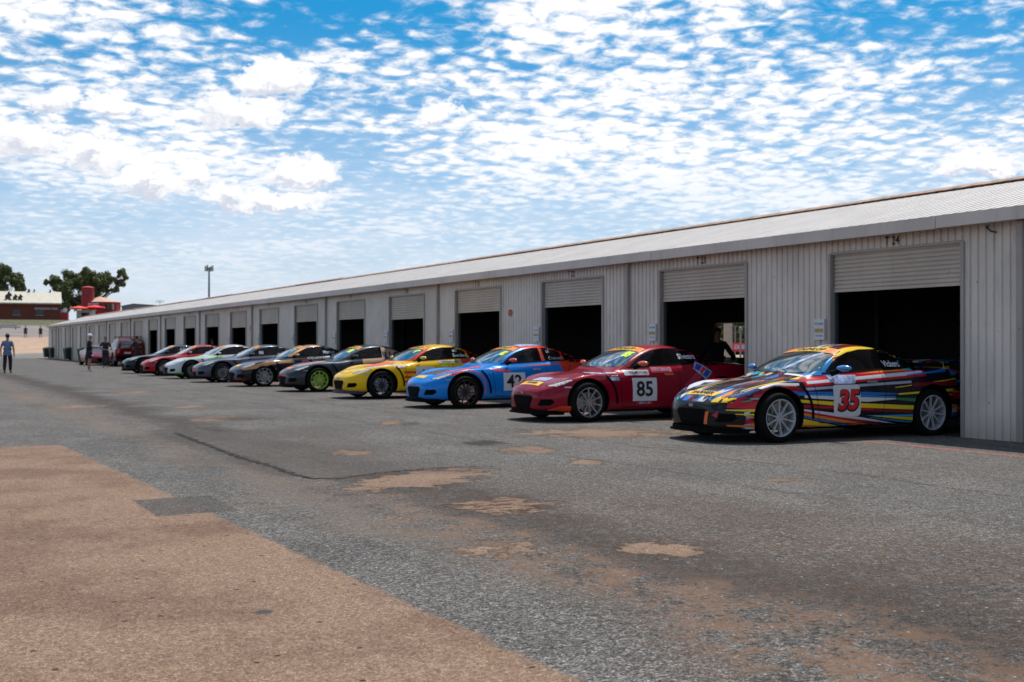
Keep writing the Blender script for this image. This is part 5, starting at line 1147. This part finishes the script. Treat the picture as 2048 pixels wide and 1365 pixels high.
person(P(427, 56.5), -AL+R(90), 1.60, 'person with dark hair bending behind the crimson race car, only the head showing', C('black work shirt', (.012,.012,.014)), C('black work cloth', (.01,.01,.012)), C('black leather', (.01,.01,.01)), lean=.1)
person((15.3, 20.3, .012), R(160), 1.62, 'silhouetted person standing inside the garage behind the deep red race car', C('black jacket cloth', (.01,.01,.012)), C('black work cloth', (.01,.01,.012)), C('black leather', (.01,.01,.01)), sleeves='long', arms=((.12,.08,1.0),(.12,.12,1.0)))
for u, z, l, c in ((51, 166, 'person in navy clothes walking on the dirt slope, left of two', (.02,.03,.09)), (81, 166, 'person in black walking on the dirt slope, right of two', (.012,.012,.014))):
    x, y = world(u, z); person((x, y, hill_h(x, y)), -AL+R(180), 1.74, l, C('cloth %d' % u, c), C('lower cloth %d' % u, tuple(q*.8 for q in c)), C('grey shoe leather', (.1,.09,.08)), shorts=True, stride=.12)
# ------------------------------------------------------------------ dim garage contents near the openings
def chest(loc, rz, m, lab):
    r = empty('tool_chest', loc, rz, lab, 'tool chest', 'tool chests inside the garages'); MB().box(-.35,.35,-.25,.25,.10,.95).build('cabinet', m, r, bevel=.012)
    for k in range(5): d = MB().box(-.33,.33,-.265,-.25,.14+.16*k,.28+.16*k).build('drawer', m, r); MB().box(-.25,.25,-.285,-.265,.25+.16*k,.265+.16*k).build('handle', M_CHROME, d)
    for sx_ in (-1,1):
        for sy_ in (-1,1): b = MB(); b.lathe([(0,-.02),(.05,-.02),(.05,.02),(0,.02)], 14, 'x', c=(sx_*.28,sy_*.18,.05)); b.build('castor', M_TYRE, r)
for k, c, nm in ((1,(.25,.01,.01),'red'),(2,(.01,.14,.05),'green'),(3,(.02,.14,.05),'dark green')):
    a, b_ = bay(k); chest((XW+5.3, b_-.2, .012), R(-90), mat(nm+' chest paint', c, .4), '%s tool chest inside the garage behind door T %d' % (nm, 24-k))
# ------------------------------------------------------------------ camera, sun, sky
cam = bpy.data.cameras.new('camera'); co_ = bpy.data.objects.new('camera', cam); COL.objects.link(co_); SC.camera = co_
cam.sensor_width = 36; cam.lens = F/2048*36; cam.clip_end = 5000; cam.clip_start = .1
co_.location = (0, 0, H); co_.rotation_euler = (R(90)+math.atan((HOR-682.5)/F), 0, -AL)
cam.dof.use_dof = True; cam.dof.focus_distance = 8.0; cam.dof.aperture_fstop = 4.8; cam.dof.aperture_blades = 0
to_sun = Vector((.34, .33, 1.0)).normalized()
sun = bpy.data.lights.new('sun', 'SUN'); so = bpy.data.objects.new('sun', sun); COL.objects.link(so)
sun.energy = 4.6; sun.angle = R(.53); sun.color = (1.0, .955, .90)
so.rotation_euler = (-to_sun).to_track_quat('-Z', 'Y').to_euler(); so.location = (20, 20, 40)
w = bpy.data.worlds.new('World'); SC.world = w; w.use_nodes = True; nt = w.node_tree; nb = NB(nt); bg = nt.nodes['Background']
sky = nt.nodes.new('ShaderNodeTexSky'); sky.sky_type = 'NISHITA'; sky.sun_disc = False
sky.sun_elevation = math.asin(to_sun.z); sky.sun_rotation = math.atan2(to_sun.x, to_sun.y); sky.altitude = 50; sky.air_density = 1.0; sky.dust_density = .6; sky.ozone_density = 2.5
d = nb.coord('Generated'); d = nb.vm('NORMALIZE', d); s = nb.sep(d); z = nb.m('MAXIMUM', s[2], 0.0); nb.flat = True
den = nb.m('ADD', z, .14); px, py = nb.m('DIVIDE', s[0], den), nb.m('DIVIDE', s[1], den); Pp = nb.comb(px, py, 0.0)
STR = .10
blue = nb.mix(1.0, sky.outputs[0], nb.ramp(z, [(0,(.90,.97,1.08)),(.05,(.80,.92,1.12)),(.12,(.42,.84,1.10)),(.20,(.17,.76,1.06)),(.30,(.07,.80,1.08))]), 'MULTIPLY')
w1 = nb.noise(Pp, 9, 2, .5, col=True); Pw = nb.vm('ADD', Pp, nb.vm('SCALE', nb.vm('SUBTRACT', w1, (.5,.5,.5)), sc=.05))
cell = nb.vor(Pw, 17); n_mid = nb.noise(Pw, 19, 6, .63); n_big = nb.noise(nb.vm('ADD', Pp, (2.3,.4,0)), 1.25, 2, .5); n_b2 = nb.noise(nb.vm('ADD', Pp, (7,3,0)), 3.4, 3, .55)
dens = nb.m('ADD', nb.m('MULTIPLY', nb.m('SUBTRACT', .45, cell), .42), nb.m('MULTIPLY', n_mid, 1.0))
dens = nb.m('ADD', dens, nb.m('ADD', nb.m('MULTIPLY', nb.m('SUBTRACT', n_big, .5), .85), nb.m('MULTIPLY', nb.m('SUBTRACT', n_b2, .5), .6)))
az = nb.m('ARCTAN2', s[0], s[1]); el = nb.m('ARCSINE', z)
def area(u, v, ru, rv):                    # broad banks of the cloud field, by heading and height above the horizon
    a0 = math.atan((u-1024)/F)+AL; e0 = math.atan((HOR-v)/F)
    e = nb.vm('MULTIPLY', nb.vm('SUBTRACT', nb.comb(az, el, 0.0), (a0, e0, 0)), (F/ru, F/rv, 0)); return nb.ss(nb.vm('LENGTH', e), 1.25, .35)
bank = nb.m('ADD', nb.m('MULTIPLY', area(1150,110,520,250), .20), nb.m('MULTIPLY', area(520,330,620,150), .10))
bank = nb.m('ADD', bank, nb.m('ADD', nb.m('MULTIPLY', area(1500,300,560,190), .20), nb.m('MULTIPLY', area(150,90,330,140), .14)))
for q, a in (((660,50,230,60),-.22), ((1800,60,190,90),-.20), ((340,30,160,50),-.12), ((1150,235,180,40),-.08), ((640,300,260,40),-.10)):
    bank = nb.m('ADD', bank, nb.m('MULTIPLY', area(*q), a))
dens = nb.m('ADD', dens, bank)
cov = nb.m('ADD', nb.m('MULTIPLY', nb.ss(dens, .44, .82), .82), nb.m('MULTIPLY', nb.ss(dens, .30, .58), .18))
cov = nb.m('MULTIPLY', cov, nb.lin(z, .03, .16, .05, 1.0))
Q = nb.comb(az, nb.m('MULTIPLY', el, 1.5), 0.0)
Qw = nb.vm('ADD', Q, nb.vm('SCALE', nb.vm('SUBTRACT', nb.noise(Q, 30, 4, .65, col=True), (.5,.5,.5)), sc=.055))
def puff(u, v, ru, rv):
    a0 = math.atan((u-1024)/F)+AL; e0 = math.atan((HOR-v)/F)
    e = nb.vm('MULTIPLY', nb.vm('SUBTRACT', Qw, (a0, e0*1.5, 0)), (F/ru, F/rv/1.5, 0)); return nb.m('MAXIMUM', nb.m('SUBTRACT', 1.0, nb.vm('LENGTH', e)), 0.0)
PUFFS = [(50,310,95,42),(110,235,55,36),(195,325,85,45),(215,240,60,35),(310,375,95,36),(385,352,45,32),(455,400,90,32),(550,168,82,46),(600,350,95,40),(560,405,120,24),(890,222,52,24),(480,235,110,40),(1960,352,110,24)]
def puffs(vec):
    global Qw; keep = Qw; Qw = vec; r = None
    for q in PUFFS:
        e = puff(*q); r = e if r is None else nb.m('MAXIMUM', r, e)
    Qw = keep; return r
pf = puffs(Qw); pf_up = puffs(nb.vm('ADD', Qw, (.002, .0095, 0)))
pn = nb.noise(Qw, 40, 5, .6); pd = nb.m('ADD', pf, nb.m('MULTIPLY', nb.m('SUBTRACT', pn, .5), 1.1)); pcov = nb.m('MULTIPLY', nb.ss(pd, .0, .42), nb.ss(pf, .0, .22))
veil = nb.m('MULTIPLY', nb.ss(z, .27, .04), nb.lin(nb.noise(nb.comb(nb.m('MULTIPLY', az, 4.0), nb.m('MULTIPLY', el, 16.0), 0.0), 2.4, 5, .62), .25, .75, .5, 1.0))
shade = nb.ss(nb.m('ADD', nb.m('SUBTRACT', pf_up, pf), nb.m('MULTIPLY', nb.m('SUBTRACT', pn, .5), -1.1)), -.05, .42)
white = nb.mix(nb.ss(dens, .44, .95), (.90/STR,.94/STR,1.0/STR), (1.10/STR,1.08/STR,1.08/STR))
pwhite = nb.mix(nb.m('MULTIPLY', shade, .85), (1.04/STR,1.03/STR,1.04/STR), (.62/STR,.66/STR,.78/STR))
c = nb.mix(nb.m('MULTIPLY', veil, .9), blue, (.74/STR,.83/STR,.96/STR))
c = nb.mix(cov, c, white); c = nb.mix(nb.m('MULTIPLY', pcov, nb.lin(z, .02, .10, .5, .95)), c, pwhite)
c = nb.mix(nb.ss(s[2], .0, -.02), c, (.12/STR,.10/STR,.09/STR))
nb.put(bg.inputs['Color'], c); bg.inputs['Strength'].default_value = STR
SC.view_settings.view_transform = 'Standard'; SC.view_settings.look = 'None'; SC.view_settings.exposure = 0; SC.view_settings.gamma = 1
SC.cycles.max_bounces = 5; SC.cycles.use_denoising = True
